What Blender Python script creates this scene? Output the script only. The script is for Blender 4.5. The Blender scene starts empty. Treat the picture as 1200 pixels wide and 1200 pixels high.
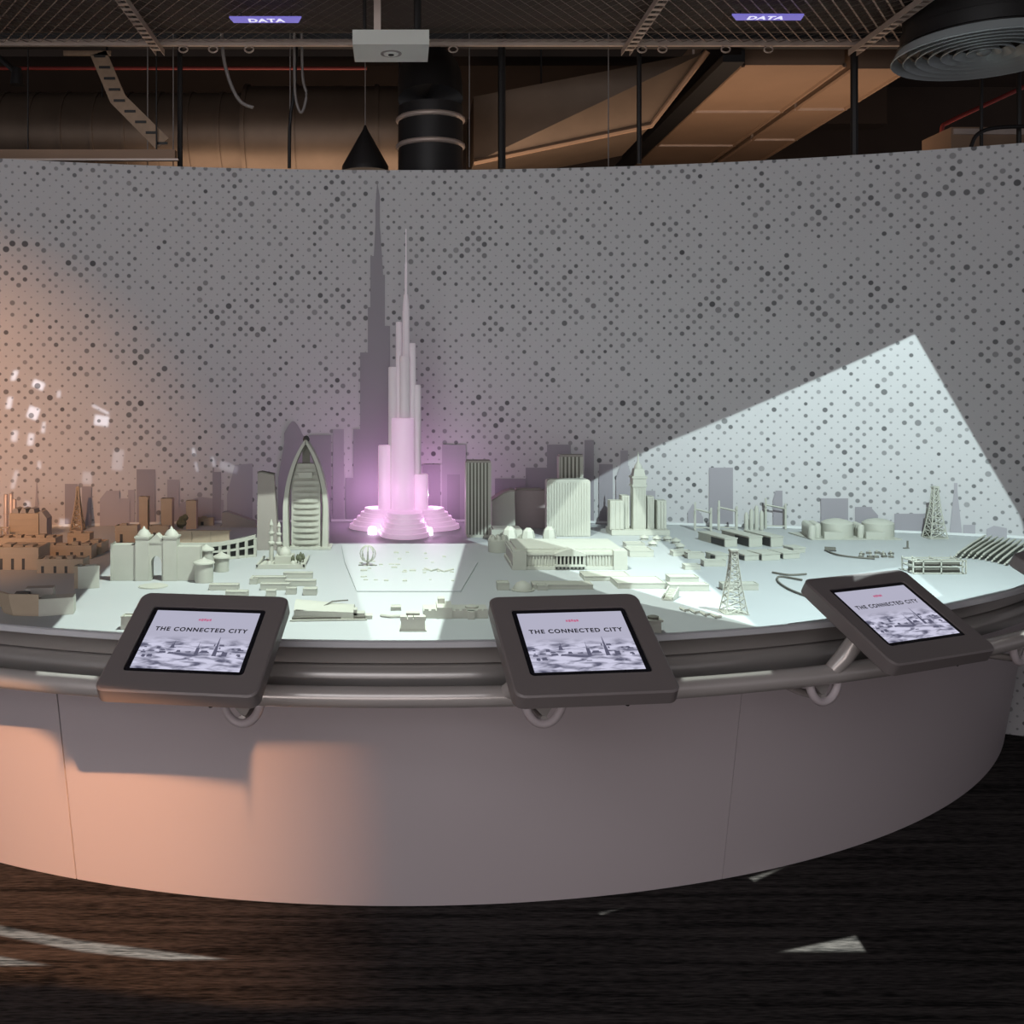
import bpy, math, random
from mathutils import Vector, Matrix
random.seed(7)
PI = math.pi
SC = bpy.context.scene
COL = SC.collection

# ------------------------------------------------------------------ camera
EYE = 1.5
F = 1200.0
CX, CY = 468.0, 452.0
cam_d = bpy.data.cameras.new('camera')
cam_d.sensor_width = 36.0
cam_d.lens = 36.0
cam_d.shift_x = (600 - CX) / 1200
cam_d.shift_y = -(600 - CY) / 1200
cam_d.clip_start = 0.05
cam = bpy.data.objects.new('camera', cam_d)
COL.objects.link(cam)
cam.location = (0, 0, EYE)
cam.rotation_euler = (PI / 2, 0, 0)
SC.camera = cam

# ------------------------------------------------------------------ plan of the place (metres)
ZT = 0.845                     # table top height
TC, RT = 5.9, 3.27             # table centre (x=0, y=TC) and front radius
WC, RW = -1.76, 6.7            # curved wall centre and radius
WTOP = 2.54

def at(px, py, Y):
    return Vector(((px - CX) / F * Y, Y, EYE + (CY - py) / F * Y))
def T(px, py, z=ZT):
    Y = (EYE - z) * F / (py - CY)
    return Vector(((px - CX) / F * Y, Y, z))
def Wp(px, py, off=0.0):
    a = (px - CX) / F
    R = RW - off
    A, B, C = a * a + 1, -2 * WC, WC * WC - R * R
    Y = (-B + math.sqrt(B * B - 4 * A * C)) / (2 * A)
    return Vector((a * Y, Y, EYE + (CY - py) / F * Y))

# ------------------------------------------------------------------ world, lights, exposure
SC.view_settings.view_transform = 'Standard'
SC.view_settings.look = 'None'
SC.view_settings.gamma = 1
SC.view_settings.use_curve_mapping = False
SC.view_settings.exposure = 0.0
w = bpy.data.worlds.new('world')
SC.world = w
w.use_nodes = True
bg = w.node_tree.nodes['Background']
bg.inputs[0].default_value = (0.86, 0.83, 0.90, 1)
bg.inputs[1].default_value = 0.20

def aim(o, target):
    o.rotation_euler = (Vector(target) - o.location).to_track_quat('-Z', 'Y').to_euler()

def area(name, loc, target, size, energy, color):
    d = bpy.data.lights.new(name, 'AREA')
    d.shape = 'RECTANGLE'
    d.size, d.size_y = size
    d.energy = energy
    d.color = color
    o = bpy.data.objects.new(name, d)
    COL.objects.link(o)
    o.location = loc
    aim(o, target)
    return o

def hull(pts):
    pts = sorted(set((round(p[0], 6), round(p[1], 6)) for p in pts))
    def half(ps):
        h = []
        for p in ps:
            while len(h) > 1 and (h[-1][0]-h[-2][0])*(p[1]-h[-2][1]) - (h[-1][1]-h[-2][1])*(p[0]-h[-2][0]) <= 0:
                h.pop()
            h.append(p)
        return h[:-1]
    return half(pts) + half(pts[::-1])

def projector(name, loc, target, energy, color, polys, deg, soft=0.004, radius=0.004, blend=0.1, join='ADD'):
    """Spot lamp masked by its nodes to polygons, as with a cut-out slide.
    polys: (world points that the slide's opening reaches, brightness)."""
    d = bpy.data.lights.new(name, 'SPOT')
    d.energy = energy
    d.color = color
    d.spot_size = math.radians(deg)
    d.spot_blend = blend
    d.shadow_soft_size = radius
    o = bpy.data.objects.new(name, d)
    COL.objects.link(o)
    o.location = loc
    aim(o, target)
    inv = (Matrix.Translation(o.location) @ o.rotation_euler.to_matrix().to_4x4()).inverted()
    d.use_nodes = True
    nt = d.node_tree
    em = nt.nodes['Emission']
    tc = nt.nodes.new('ShaderNodeTexCoord')
    sx = nt.nodes.new('ShaderNodeSeparateXYZ')
    nt.links.new(tc.outputs['Normal'], sx.inputs[0])
    def m(op, a, b=None, clamp=False):
        n = nt.nodes.new('ShaderNodeMath')
        n.operation = op
        n.use_clamp = clamp
        for i, v in enumerate((a, b)):
            if v is None:
                continue
            if isinstance(v, (int, float)):
                n.inputs[i].default_value = v
            else:
                nt.links.new(v, n.inputs[i])
        return n.outputs[0]
    u = m('MULTIPLY', m('DIVIDE', sx.outputs[0], sx.outputs[2]), -1)
    v = m('MULTIPLY', m('DIVIDE', sx.outputs[1], sx.outputs[2]), -1)
    total = None
    for pts, wt in polys:
        uv = []
        for p in pts:
            q = inv @ Vector(p)
            uv.append((q.x / -q.z, q.y / -q.z))
        hv = hull(uv)
        prod = None
        for i in range(len(hv)):
            (x0, y0), (x1, y1) = hv[i], hv[(i + 1) % len(hv)]
            L = math.hypot(x1 - x0, y1 - y0)
            a, b = -(y1 - y0) / L, (x1 - x0) / L
            c = -(a * x0 + b * y0)
            e = m('ADD', m('ADD', m('MULTIPLY', u, a), m('MULTIPLY', v, b)), c)
            e = m('ADD', m('MULTIPLY', e, 1 / soft), 0.5, True)
            prod = e if prod is None else m('MULTIPLY', prod, e)
        prod = m('MULTIPLY', prod, wt)
        total = prod if total is None else m(join, total, prod)
    nt.links.new(total, em.inputs['Strength'])
    return o

# soft light of the hall behind the viewer, and an added fill
area('hall_light', (-1.3, -1.6, 3.6), (0.0, 5, 1.2), (5, 2.5), 92, (0.96, 0.96, 1.0))
area('mesh_fill', (-1.3, -1.8, 0.9), (-0.4, 4.6, 3.0), (5, 1.0), 52, (1.0, 0.90, 0.88))  # low fill added to brighten the mesh ceiling from below
# added warm fill on the ducts, unseen behind the dotted wall
area('duct_fill', (0.9, 6.1, 2.35), (0.9, 6.6, 4.0), (5, 0.7), 32, (1.0, 0.72, 0.52))
# orange stage lamps on the left side
def stage(name, loc, target, energy, deg, color, blend=1.0):
    d = bpy.data.lights.new(name, 'SPOT')
    d.energy = energy
    d.color = color
    d.spot_size = math.radians(deg)
    d.spot_blend = blend
    d.shadow_soft_size = 0.02
    o = bpy.data.objects.new(name, d)
    COL.objects.link(o)
    o.location = loc
    aim(o, target)
PC = 6.01
FL = lambda px, py: T(px, py, 0.0)
def pl(px, py):
    """point on the sloping plinth front"""
    a = (px - CX) / F
    z = 0.4
    for _ in range(12):
        R = 3.06 + 0.157 * z
        A, B, C = a * a + 1, -2 * PC, PC * PC - R * R
        Y = (-B - math.sqrt(max(0, B * B - 4 * A * C))) / (2 * A)
        z = EYE + (CY - py) / F * Y
    return Vector((a * Y, Y, z))
LO = (0.1, 0.3, 2.0)  # mask edges also draw part of the tablet's shadow on the plinth
projector('orange_plinth_lamp', LO, (-1.9, 2.6, 0.15), 1080, (1.0, 0.48, 0.23), [
    ([pl(-60, 838), pl(0, 846), pl(40, 851), pl(70, 873), pl(92, 1020), FL(60, 1150), FL(-80, 1150), pl(-60, 985)], 1.0),
    ([pl(72, 893), pl(290, 922), pl(310, 1048), FL(300, 1180), FL(60, 1150), pl(92, 1020)], 1.0),
    ([pl(296, 874), pl(292, 918), pl(310, 1048), FL(300, 1180), FL(800, 1180), pl(800, 1040), pl(800, 880)], 1.0),
], 66, 0.010, 0.012, 1.0, 'MAXIMUM')
stage('orange_wall_lamp', (-1.9, 1.6, 2.7), (-2.35, 4.35, 0.90), 380, 56, (1.0, 0.47, 0.22))

def edge(px, inset=0.004, R=None, z=ZT):
    """point on the table's front edge (or another ring) straight ahead of plan direction px"""
    a = (px - CX) / F
    r = (RT if R is None else R) - inset
    A, B, C = a * a + 1, -2 * TC, TC * TC - r * r
    Y = (-B - math.sqrt(B * B - 4 * A * C)) / (2 * A)
    return Vector((a * Y, Y, z))
def rail_band(x0, x1):
    return [edge(x0 + (x1 - x0) * i / 4, 0, R, 0.745) for i in range(5) for R in (3.345, 3.375)]
LA = (0.1, 2.75, 3.05)
projector('slide_projector_centre', LA, (0, 3.3, ZT), 440, (0.88, 1.0, 0.92), [
    ([T(115, 685), T(150, 640), T(400, 637)] + [edge(x) for x in (62, 160, 260, 350, 436)], 0.86),
    ([T(400, 637), T(545, 637), edge(513), edge(475), edge(436)], 1.12),
    ([T(545, 637), T(760, 622)] + [edge(x) for x in (513, 600, 700, 800, 888)], 0.29),
    ([T(590, 634), T(750, 614), edge(886), T(740, 705), T(620, 665)], 0.5),
    (rail_band(42, 112), 0.8), (rail_band(800, 905), 0.5),
], 110)
LB = (1.6, 2.3, 2.75)
projector('slide_projector_right', LB, (1.3, 4.2, 1.2), 400, (0.82, 1.0, 0.99), [
    ([Wp(1072, 392), Wp(760, 527), Wp(690, 566), Wp(1196, 606), T(545, 632), T(1262, 662)] + [edge(x) for x in (888, 1000, 1100, 1200, 1240)], 0.9),
    ([T(950, 680), T(1065, 663), T(1105, 698), T(985, 728)], 0.4),
], 120)
LF = (0.4, 0.2, 3.3)  # added lamp standing in for projector spill on the floor
flr = lambda px, py: T(px, py, 0.0)
projector('floor_patch_lamp', LF, (0, 2.8, 0), 5200, (0.90, 1.0, 0.93), [
    ([flr(-60, 1078), flr(0, 1085), flr(0, 1096), flr(-60, 1090)], 1),
    ([flr(0, 1085), flr(90, 1102), flr(95, 1115), flr(0, 1096)], 1),
    ([flr(90, 1102), flr(180, 1117), flr(262, 1124), flr(190, 1125), flr(95, 1115)], 1),
    ([flr(-30, 1116), flr(56, 1131), flr(-30, 1132)], 1),
    ([flr(918, 1115), flr(1003, 1097), flr(1014, 1115)], 1),
    ([flr(878, 1029), flr(912, 1019), flr(884, 1033)], 0.8),
    ([flr(702, 1070), flr(722, 1066), flr(704, 1072)], 0.6),
    ([flr(1172, 908), flr(1200, 886), flr(1230, 880), flr(1230, 890), flr(1190, 906)], 0.5),
], 80, 0.002)

def quad(px, py, wx, hy, skew=0.0, ang=0.0):
    c, s = math.cos(math.radians(ang)), math.sin(math.radians(ang))
    r = []
    for a, b in ((-1, -1), (1, -1), (1, 1), (-1, 1)):
        x, y = a * wx / 2 + skew * b * hy / 2, b * hy / 2
        r.append(Wp(px + x * c - y * s, py + x * s + y * c))
    return r
flecks = [(17, 440, 6, 12, -.2, 8, 1), (45, 451, 14, 9, 0, 25, 1.2), (11, 472, 6, 14, -.1, 5, 1), (39, 484, 13, 14, 0, 20, 1.2),
          (69, 462, 4, 8, 0, 8, .7), (17, 511, 7, 13, 0, 10, .8), (36, 515, 7, 14, 0, 8, .9), (51, 501, 4, 13, 0, 8, .8),
          (118, 480, 22, 3, 0, 27, .9), (119, 493, 17, 12, 0, 8, 1.1), (138, 539, 13, 24, 0, 5, .3), (46, 545, 4, 9, 0, -5, .6),
          (17, 562, 5, 22, -.15, 5, .5), (227, 530, 3, 9, 0, -12, .8), (230, 547, 3, 12, 0, -14, .5), (268, 548, 22, 9, 0, 20, .3),
          (102, 560, 11, 14, 0, 5, .3), (250, 541, 4, 12, 0, -15, .4), (32, 592, 7, 9, 0, 5, .6), (75, 613, 11, 9, 0, 10, .6)]
projector('fleck_lamp', (-0.3, 1.2, 2.9), Wp(120, 500), 700, (0.92, 0.93, 1.0),  # added lamp in place of reflected light flecks on the wall
          [(quad(*f[:6]), f[6]) for f in flecks], 60, 0.003)

# ------------------------------------------------------------------ materials
MATS = {}
def new_mat(name, col, rough=0.6, metal=0.0, emis=None, estr=0.0, spec=0.4, noise=0.0, nscale=8.0, trans=0.0):
    m = bpy.data.materials.new(name)
    m.use_nodes = True
    nt = m.node_tree
    b = nt.nodes['Principled BSDF']
    b.inputs['Base Color'].default_value = (*col, 1)
    b.inputs['Roughness'].default_value = rough
    b.inputs['Metallic'].default_value = metal
    b.inputs['Specular IOR Level'].default_value = spec
    if emis:
        b.inputs['Emission Color'].default_value = (*emis, 1)
        b.inputs['Emission Strength'].default_value = estr
    if trans:
        b.inputs['Subsurface Weight'].default_value = trans
        b.inputs['Subsurface Radius'].default_value = (0.05, 0.05, 0.05)
    if noise:
        tc = nt.nodes.new('ShaderNodeTexCoord')
        n = nt.nodes.new('ShaderNodeTexNoise')
        n.inputs['Scale'].default_value = nscale
        n.inputs['Detail'].default_value = 4
        nt.links.new(tc.outputs['Object'], n.inputs['Vector'])
        r = nt.nodes.new('ShaderNodeMapRange')
        r.inputs[3].default_value = 1 - noise
        r.inputs[4].default_value = 1 + noise
        nt.links.new(n.outputs['Fac'], r.inputs[0])
        mx = nt.nodes.new('ShaderNodeMix')
        mx.data_type = 'RGBA'
        mx.blend_type = 'MULTIPLY'
        mx.inputs[0].default_value = 1
        mx.inputs[6].default_value = (*col, 1)
        nt.links.new(r.outputs[0], mx.inputs[7])
        nt.links.new(mx.outputs[2], b.inputs['Base Color'])
    MATS[name] = m
    return m

new_mat('model_white', (0.42, 0.425, 0.37), 0.65, noise=0.05, nscale=30)
new_mat('model_grey', (0.29, 0.265, 0.24), 0.65, noise=0.05, nscale=30)
new_mat('model_pink', (0.33, 0.27, 0.275), 0.65, noise=0.04, nscale=30)
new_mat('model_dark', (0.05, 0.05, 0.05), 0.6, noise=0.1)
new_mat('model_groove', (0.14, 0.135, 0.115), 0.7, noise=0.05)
new_mat('model_brown', (0.36, 0.29, 0.21), 0.6, noise=0.08, nscale=20)  # plain brown, for models on the left side
new_mat('tree_dark', (0.10, 0.11, 0.07), 0.8, noise=0.2, nscale=60)
new_mat('table_top', (0.41, 0.43, 0.435), 0.55, noise=0.03, nscale=3)
new_mat('table_edge', (0.52, 0.52, 0.54), 0.3, noise=0.02)
new_mat('fascia', (0.42, 0.39, 0.37), 0.26, 0.45, noise=0.03)
new_mat('plinth_paint', (0.50, 0.44, 0.455), 0.55, noise=0.02, nscale=2)
new_mat('seam', (0.05, 0.04, 0.04), 0.8, noise=0.05)
new_mat('rail_metal', (0.50, 0.46, 0.44), 0.25, 0.3, noise=0.03)
new_mat('tablet_case', (0.175, 0.152, 0.150), 0.45, 0.1, noise=0.04, nscale=10)
new_mat('tablet_side', (0.36, 0.32, 0.30), 0.4, 0.3, noise=0.04)
new_mat('bezel', (0.012, 0.012, 0.016), 0.2, noise=0.1)
new_mat('screen_ink', (0.02, 0.02, 0.03), 0.5, noise=0.1)
new_mat('screen_grey', (0.05, 0.05, 0.075), 0.5, emis=(0.15, 0.15, 0.23), estr=0.6, noise=0.1)
new_mat('screen_pink', (0.5, 0.1, 0.2), 0.5, emis=(0.75, 0.25, 0.42), estr=0.45, noise=0.05)
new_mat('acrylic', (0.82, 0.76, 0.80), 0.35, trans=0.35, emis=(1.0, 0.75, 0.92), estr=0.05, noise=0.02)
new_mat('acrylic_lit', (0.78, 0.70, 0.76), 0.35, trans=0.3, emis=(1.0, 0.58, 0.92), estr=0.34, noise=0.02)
new_mat('led_lens', (0.9, 0.7, 0.9), 0.3, emis=(1.0, 0.72, 0.98), estr=5.0, noise=0.02)
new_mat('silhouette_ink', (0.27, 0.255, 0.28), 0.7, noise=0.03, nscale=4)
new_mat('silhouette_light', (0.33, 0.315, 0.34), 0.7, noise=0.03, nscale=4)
new_mat('duct_metal', (0.13, 0.095, 0.07), 0.45, 0.5, noise=0.3, nscale=5)
new_mat('duct_board', (0.27, 0.175, 0.115), 0.6, 0.1, noise=0.15, nscale=4)
new_mat('void_dark', (0.10, 0.08, 0.07), 0.8, noise=0.2)
new_mat('tray_brown', (0.26, 0.18, 0.12), 0.5, 0.3, noise=0.3, nscale=25)
new_mat('black_metal', (0.012, 0.011, 0.011), 0.5, noise=0.2)
new_mat('dark_brown', (0.05, 0.034, 0.026), 0.8, noise=0.25, nscale=3)
new_mat('galvanised', (0.50, 0.41, 0.36), 0.45, 0.4, noise=0.15, nscale=15)
new_mat('red_pipe', (0.22, 0.03, 0.025), 0.5, noise=0.1)
new_mat('cable_grey', (0.22, 0.20, 0.19), 0.5, noise=0.1)
new_mat('box_white', (0.55, 0.56, 0.52), 0.4, noise=0.02)
new_mat('diffuser', (0.36, 0.40, 0.41), 0.4, 0.2, noise=0.05)
new_mat('strip_blue', (0.10, 0.08, 0.4), 0.5, emis=(0.30, 0.26, 0.85), estr=0.5, noise=0.1, nscale=20)
new_mat('strip_letter', (0.8, 0.8, 0.9), 0.5, emis=(0.85, 0.85, 1.0), estr=0.8, noise=0.02)
new_mat('glow_line_white', (0.62, 0.64, 0.64), 0.5, noise=0.02)

def screen_material():
    m = bpy.data.materials.new('screen_picture')
    m.use_nodes = True
    nt = m.node_tree
    N, Lk = nt.nodes.new, nt.links.new
    b = nt.nodes['Principled BSDF']
    b.inputs['Base Color'].default_value = (0.02, 0.02, 0.03, 1)
    b.inputs['Roughness'].default_value = 0.15
    tc = N('ShaderNodeTexCoord')
    sp = N('ShaderNodeSeparateXYZ')
    Lk(tc.outputs['UV'], sp.inputs[0])
    mp = N('ShaderNodeMapping')
    mp.inputs['Scale'].default_value = (3.2, 9, 1)
    Lk(tc.outputs['UV'], mp.inputs[0])
    n = N('ShaderNodeTexNoise')
    n.inputs['Scale'].default_value = 1.6
    n.inputs['Detail'].default_value = 6
    n.inputs['Distortion'].default_value = 0.6
    Lk(mp.outputs[0], n.inputs['Vector'])
    ramp = N('ShaderNodeValToRGB')            # clouds over the city
    ramp.color_ramp.elements[0].position = 0.36
    ramp.color_ramp.elements[0].color = (0.13, 0.13, 0.20, 1)
    ramp.color_ramp.elements[1].position = 0.56
    ramp.color_ramp.elements[1].color = (0.74, 0.73, 0.92, 1)
    Lk(n.outputs['Fac'], ramp.inputs[0])
    band = N('ShaderNodeMapRange')
    band.interpolation_type = 'SMOOTHSTEP'
    band.inputs[1].default_value = 0.38
    band.inputs[2].default_value = 0.58
    Lk(sp.outputs[1], band.inputs[0])
    mx = N('ShaderNodeMix')
    mx.data_type = 'RGBA'
    Lk(band.outputs[0], mx.inputs[0])
    Lk(ramp.outputs[0], mx.inputs[6])
    mx.inputs[7].default_value = (0.53, 0.52, 0.66, 1)
    Lk(mx.outputs[2], b.inputs['Emission Color'])
    b.inputs['Emission Strength'].default_value = 0.82
    MATS['screen_picture'] = m
screen_material()

def wall_material():
    m = bpy.data.materials.new('dotted_wall')
    m.use_nodes = True
    nt = m.node_tree
    N, Lk = nt.nodes.new, nt.links.new
    b = nt.nodes['Principled BSDF']
    b.inputs['Roughness'].default_value = 0.6
    b.inputs['Specular IOR Level'].default_value = 0.25
    uv = N('ShaderNodeTexCoord').outputs['UV']
    def vm(op, a, c=None):
        n = N('ShaderNodeVectorMath')
        n.operation = op
        Lk(a, n.inputs[0])
        if c is not None:
            n.inputs[1].default_value = c
        return n
    def mm(op, a, c, clamp=False):
        n = N('ShaderNodeMath')
        n.operation = op
        n.use_clamp = clamp
        for i, v in enumerate((a, c)):
            if isinstance(v, (int, float)):
                n.inputs[i].default_value = v
            else:
                Lk(v, n.inputs[i])
        return n.outputs[0]
    cell = 0.0545
    masks = []
    for k, off in enumerate((0.0, 0.5)):
        s = vm('SCALE', uv)
        s.inputs['Scale'].default_value = 1 / cell
        a = vm('ADD', s.outputs[0], (off, off, 0))
        fl = vm('FLOOR', a.outputs[0])
        fr = vm('FRACTION', a.outputs[0])
        c = vm('SUBTRACT', fr.outputs[0], (0.5, 0.5, 0))
        flat = vm('MULTIPLY', c.outputs[0], (1, 1, 0))
        ln = vm('LENGTH', flat.outputs[0])
        wn = N('ShaderNodeTexWhiteNoise')
        wn.noise_dimensions = '3D'
        idv = vm('ADD', fl.outputs[0], (k * 17.3, 0, 0))
        Lk(idv.outputs[0], wn.inputs['Vector'])
        big = N('ShaderNodeTexNoise')
        big.inputs['Scale'].default_value = 0.22
        big.inputs['Detail'].default_value = 1
        Lk(fl.outputs[0], big.inputs['Vector'])
        grp = N('ShaderNodeMapRange')
        grp.inputs[1].default_value = 0.32
        grp.inputs[2].default_value = 0.68
        grp.inputs[3].default_value = 0.55
        grp.inputs[4].default_value = 1.0
        Lk(big.outputs['Fac'], grp.inputs[0])
        rad = mm('MULTIPLY', mm('ADD', mm('MULTIPLY', mm('POWER', wn.outputs['Value'], 1.3), 0.20), 0.06), grp.outputs[0])
        hit = mm('ADD', mm('MULTIPLY', mm('SUBTRACT', rad, ln.outputs['Value']), 16), 0.5, True)
        sp = N('ShaderNodeSeparateColor')
        Lk(wn.outputs['Color'], sp.inputs[0])
        dark = mm('ADD', mm('MULTIPLY', mm('MULTIPLY', sp.outputs[1], wn.outputs['Value']), 0.5), 0.5)
        masks.append(mm('MULTIPLY', hit, dark))
    mk = mm('MAXIMUM', masks[0], masks[1])
    mx = N('ShaderNodeMix')
    mx.data_type = 'RGBA'
    Lk(mk, mx.inputs[0])
    mx.inputs[6].default_value = (0.47, 0.465, 0.475, 1)
    mx.inputs[7].default_value = (0.075, 0.075, 0.08, 1)
    Lk(mx.outputs[2], b.inputs['Base Color'])
    MATS['dotted_wall'] = m
wall_material()

def carpet_material():
    m = bpy.data.materials.new('carpet')
    m.use_nodes = True
    nt = m.node_tree
    N, Lk = nt.nodes.new, nt.links.new
    b = nt.nodes['Principled BSDF']
    b.inputs['Roughness'].default_value = 0.95
    b.inputs['Specular IOR Level'].default_value = 0.1
    tc = N('ShaderNodeTexCoord')
    fac = []
    for sc, dt in (((1.6, 34, 1), 5), ((22, 160, 1), 3)):
        mp = N('ShaderNodeMapping')
        mp.inputs['Scale'].default_value = sc
        Lk(tc.outputs['Object'], mp.inputs[0])
        n = N('ShaderNodeTexNoise')
        n.inputs['Scale'].default_value = 1
        n.inputs['Detail'].default_value = dt
        Lk(mp.outputs[0], n.inputs['Vector'])
        fac.append(n.outputs['Fac'])
    ad = N('ShaderNodeMath')
    ad.operation = 'ADD'
    Lk(fac[0], ad.inputs[0])
    Lk(fac[1], ad.inputs[1])
    r = N('ShaderNodeValToRGB')
    r.color_ramp.elements[0].position = 0.40
    r.color_ramp.elements[0].color = (0.006, 0.0055, 0.0055, 1)
    r.color_ramp.elements[1].position = 0.64
    r.color_ramp.elements[1].color = (0.062, 0.054, 0.052, 1)
    hf = N('ShaderNodeMath')
    hf.operation = 'MULTIPLY'
    hf.inputs[1].default_value = 0.5
    Lk(ad.outputs[0], hf.inputs[0])
    Lk(hf.outputs[0], r.inputs[0])
    Lk(r.outputs[0], b.inputs['Base Color'])
    bp = N('ShaderNodeBump')
    bp.inputs['Strength'].default_value = 0.4
    bp.inputs['Distance'].default_value = 0.004
    Lk(fac[1], bp.inputs['Height'])
    Lk(bp.outputs[0], b.inputs['Normal'])
    MATS['carpet'] = m
carpet_material()

# ------------------------------------------------------------------ mesh builder
class MB:
    def __init__(self):
        self.v, self.f = [], []
    def add(self, vs, fs):
        n = len(self.v)
        self.v += [tuple(p) for p in vs]
        self.f += [tuple(i + n for i in f) for f in fs]
        return self
    def box(self, x0, x1, y0, y1, z0, z1):
        return self.prism([(x0, y0), (x1, y0), (x1, y1), (x0, y1)], z0, z1)
    def prism(self, poly, z0, z1, top=None):
        n = len(poly)
        top = top or poly
        vs = [(x, y, z0) for x, y in poly] + [(x, y, z1) for x, y in top]
        fs = [tuple(range(n - 1, -1, -1)), tuple(range(n, 2 * n))]
        fs += [(i, (i + 1) % n, n + (i + 1) % n, n + i) for i in range(n)]
        return self.add(vs, fs)
    def front(self, poly, y0, y1):
        """outline in x,z pushed back from y0 to y1 (outline counter-clockwise seen from the front)"""
        n = len(poly)
        vs = [(x, y0, z) for x, z in poly] + [(x, y1, z) for x, z in poly]
        fs = [tuple(range(n)), tuple(range(2 * n - 1, n - 1, -1))]
        fs += [(i, n + i, n + (i + 1) % n, (i + 1) % n) for i in range(n)]
        return self.add(vs, fs)
    def cyl(self, cx, cy, z0, z1, r0, r1=None, n=14, sy=1.0):
        r1 = r0 if r1 is None else r1
        a = [(cx + r0 * math.cos(2*PI*i/n), cy + sy * r0 * math.sin(2*PI*i/n)) for i in range(n)]
        b = [(cx + r1 * math.cos(2*PI*i/n), cy + sy * r1 * math.sin(2*PI*i/n)) for i in range(n)]
        return self.prism(a, z0, z1, b)
    def lathe(self, cx, cy, prof, n=16):
        """prof: list of (r, z) from bottom to top"""
        vs, fs = [], []
        for r, z in prof:
            vs += [(cx + r * math.cos(2*PI*i/n), cy + r * math.sin(2*PI*i/n), z) for i in range(n)]
        for k in range(len(prof) - 1):
            fs += [(k*n+i, k*n+(i+1) % n, (k+1)*n+(i+1) % n, (k+1)*n+i) for i in range(n)]
        fs.append(tuple(range(n - 1, -1, -1)))
        fs.append(tuple((len(prof)-1)*n + i for i in range(n)))
        return self.add(vs, fs)
    def tube(self, pts, r, n=8, closed=False):
        pts = [Vector(p) for p in pts]
        vs, fs = [], []
        m = len(pts)
        up = Vector((0, 0, 1))
        for i, p in enumerate(pts):
            if closed:
                t = pts[(i + 1) % m] - pts[i - 1]
            else:
                t = pts[min(i + 1, m - 1)] - pts[max(i - 1, 0)]
            t.normalize()
            s = t.cross(up)
            if s.length < 0.05:
                s = t.cross(Vector((0, 1, 0)))
            s.normalize()
            q = s.cross(t)
            rr = r[i] if isinstance(r, (list, tuple)) else r
            vs += [p + s * rr * math.cos(2*PI*k/n) + q * rr * math.sin(2*PI*k/n) for k in range(n)]
        for i in range(m if closed else m - 1):
            j = (i + 1) % m
            fs += [(i*n+k, j*n+k, j*n+(k+1) % n, i*n+(k+1) % n)[::-1] for k in range(n)]
        if not closed:
            fs.append(tuple(range(n)))
            fs.append(tuple((m-1)*n + k for k in range(n - 1, -1, -1)))
        return self.add(vs, fs)
    def bar(self, p, q, r):
        return self.tube([p, q], r, 4)
    def arc(self, prof, a0, a1, n, cy=TC, close=True):
        """ring section about (0, cy): prof = closed list of (R, z); angle 0 looks to the viewer"""
        vs, fs = [], []
        m = len(prof)
        for i in range(n + 1):
            a = a0 + (a1 - a0) * i / n
            vs += [(R * math.sin(a), cy - R * math.cos(a), z) for R, z in prof]
        for i in range(n):
            for k in range(m if close else m - 1):
                j = (k + 1) % m
                fs.append((i*m+k, (i+1)*m+k, (i+1)*m+j, i*m+j))
        if close:
            fs.append(tuple(range(m)))
            fs.append(tuple(n*m + k for k in range(m - 1, -1, -1)))
        return self.add(vs, fs)
    def mesh(self, name, mat, smooth=None):
        me = bpy.data.meshes.new(name)
        me.from_pydata(self.v, [], self.f)
        me.materials.append(MATS[mat])
        import bmesh
        bm = bmesh.new()
        bm.from_mesh(me)
        bmesh.ops.recalc_face_normals(bm, faces=bm.faces)
        bm.to_mesh(me)
        bm.free()
        if smooth:
            me.polygons.foreach_set('use_smooth', [True] * len(me.polygons))
            me.set_sharp_from_angle(angle=math.radians(smooth))
        return me
    def build(self, name, mat, parent=None, smooth=None):
        o = bpy.data.objects.new(name, self.mesh(name, mat, smooth))
        COL.objects.link(o)
        o.parent = parent
        return o

def tag(o, label, cat, group=None):
    o['label'] = label
    o['category'] = cat
    if group:
        o['group'] = group
    return o
def struct(o):
    o['kind'] = 'structure'
    return o
def thing(name, label, cat, loc, rz=0.0, group=None):
    o = bpy.data.objects.new(name, None)
    o.empty_display_size = 0.05
    COL.objects.link(o)
    o.location = loc
    o.rotation_euler = (0, 0, rz)
    return tag(o, label, cat, group)
def inst(name, me, parent, loc=(0, 0, 0), rot=(0, 0, 0)):
    o = bpy.data.objects.new(name, me)
    COL.objects.link(o)
    o.parent = parent
    o.location = loc
    o.rotation_euler = rot
    return o


# ------------------------------------------------------------------ the setting
f = MB().box(-7, 7, -3, 10, -0.05, 0.0).build('floor', 'carpet')
struct(f)

def curved_wall():
    A = math.radians(36)
    n = 96
    vs, fs, uvs = [], [], []
    for i in range(n + 1):
        a = -A + 2 * A * i / n
        for R in (RW, RW + 0.06):
            for z in (0.0, WTOP):
                vs.append((R * math.sin(a), WC + R * math.cos(a), z))
                uvs.append((RW * a + 10, z))
    for i in range(n):
        b, c = 4 * i, 4 * (i + 1)
        fs += [(b, c, c+1, b+1), (c+2, b+2, b+3, c+3), (b+1, c+1, c+3, b+3), (b, b+2, c+2, c)]
    fs += [(0, 1, 3, 2), (4*n, 4*n+2, 4*n+3, 4*n+1)]
    me = bpy.data.meshes.new('wall_back')
    me.from_pydata(vs, [], fs)
    ul = me.uv_layers.new(name='UVMap')
    for l in me.loops:
        ul.data[l.index].uv = uvs[l.vertex_index]
    me.materials.append(MATS['dotted_wall'])
    o = bpy.data.objects.new('wall_back', me)
    COL.objects.link(o)
    return struct(o)
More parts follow.
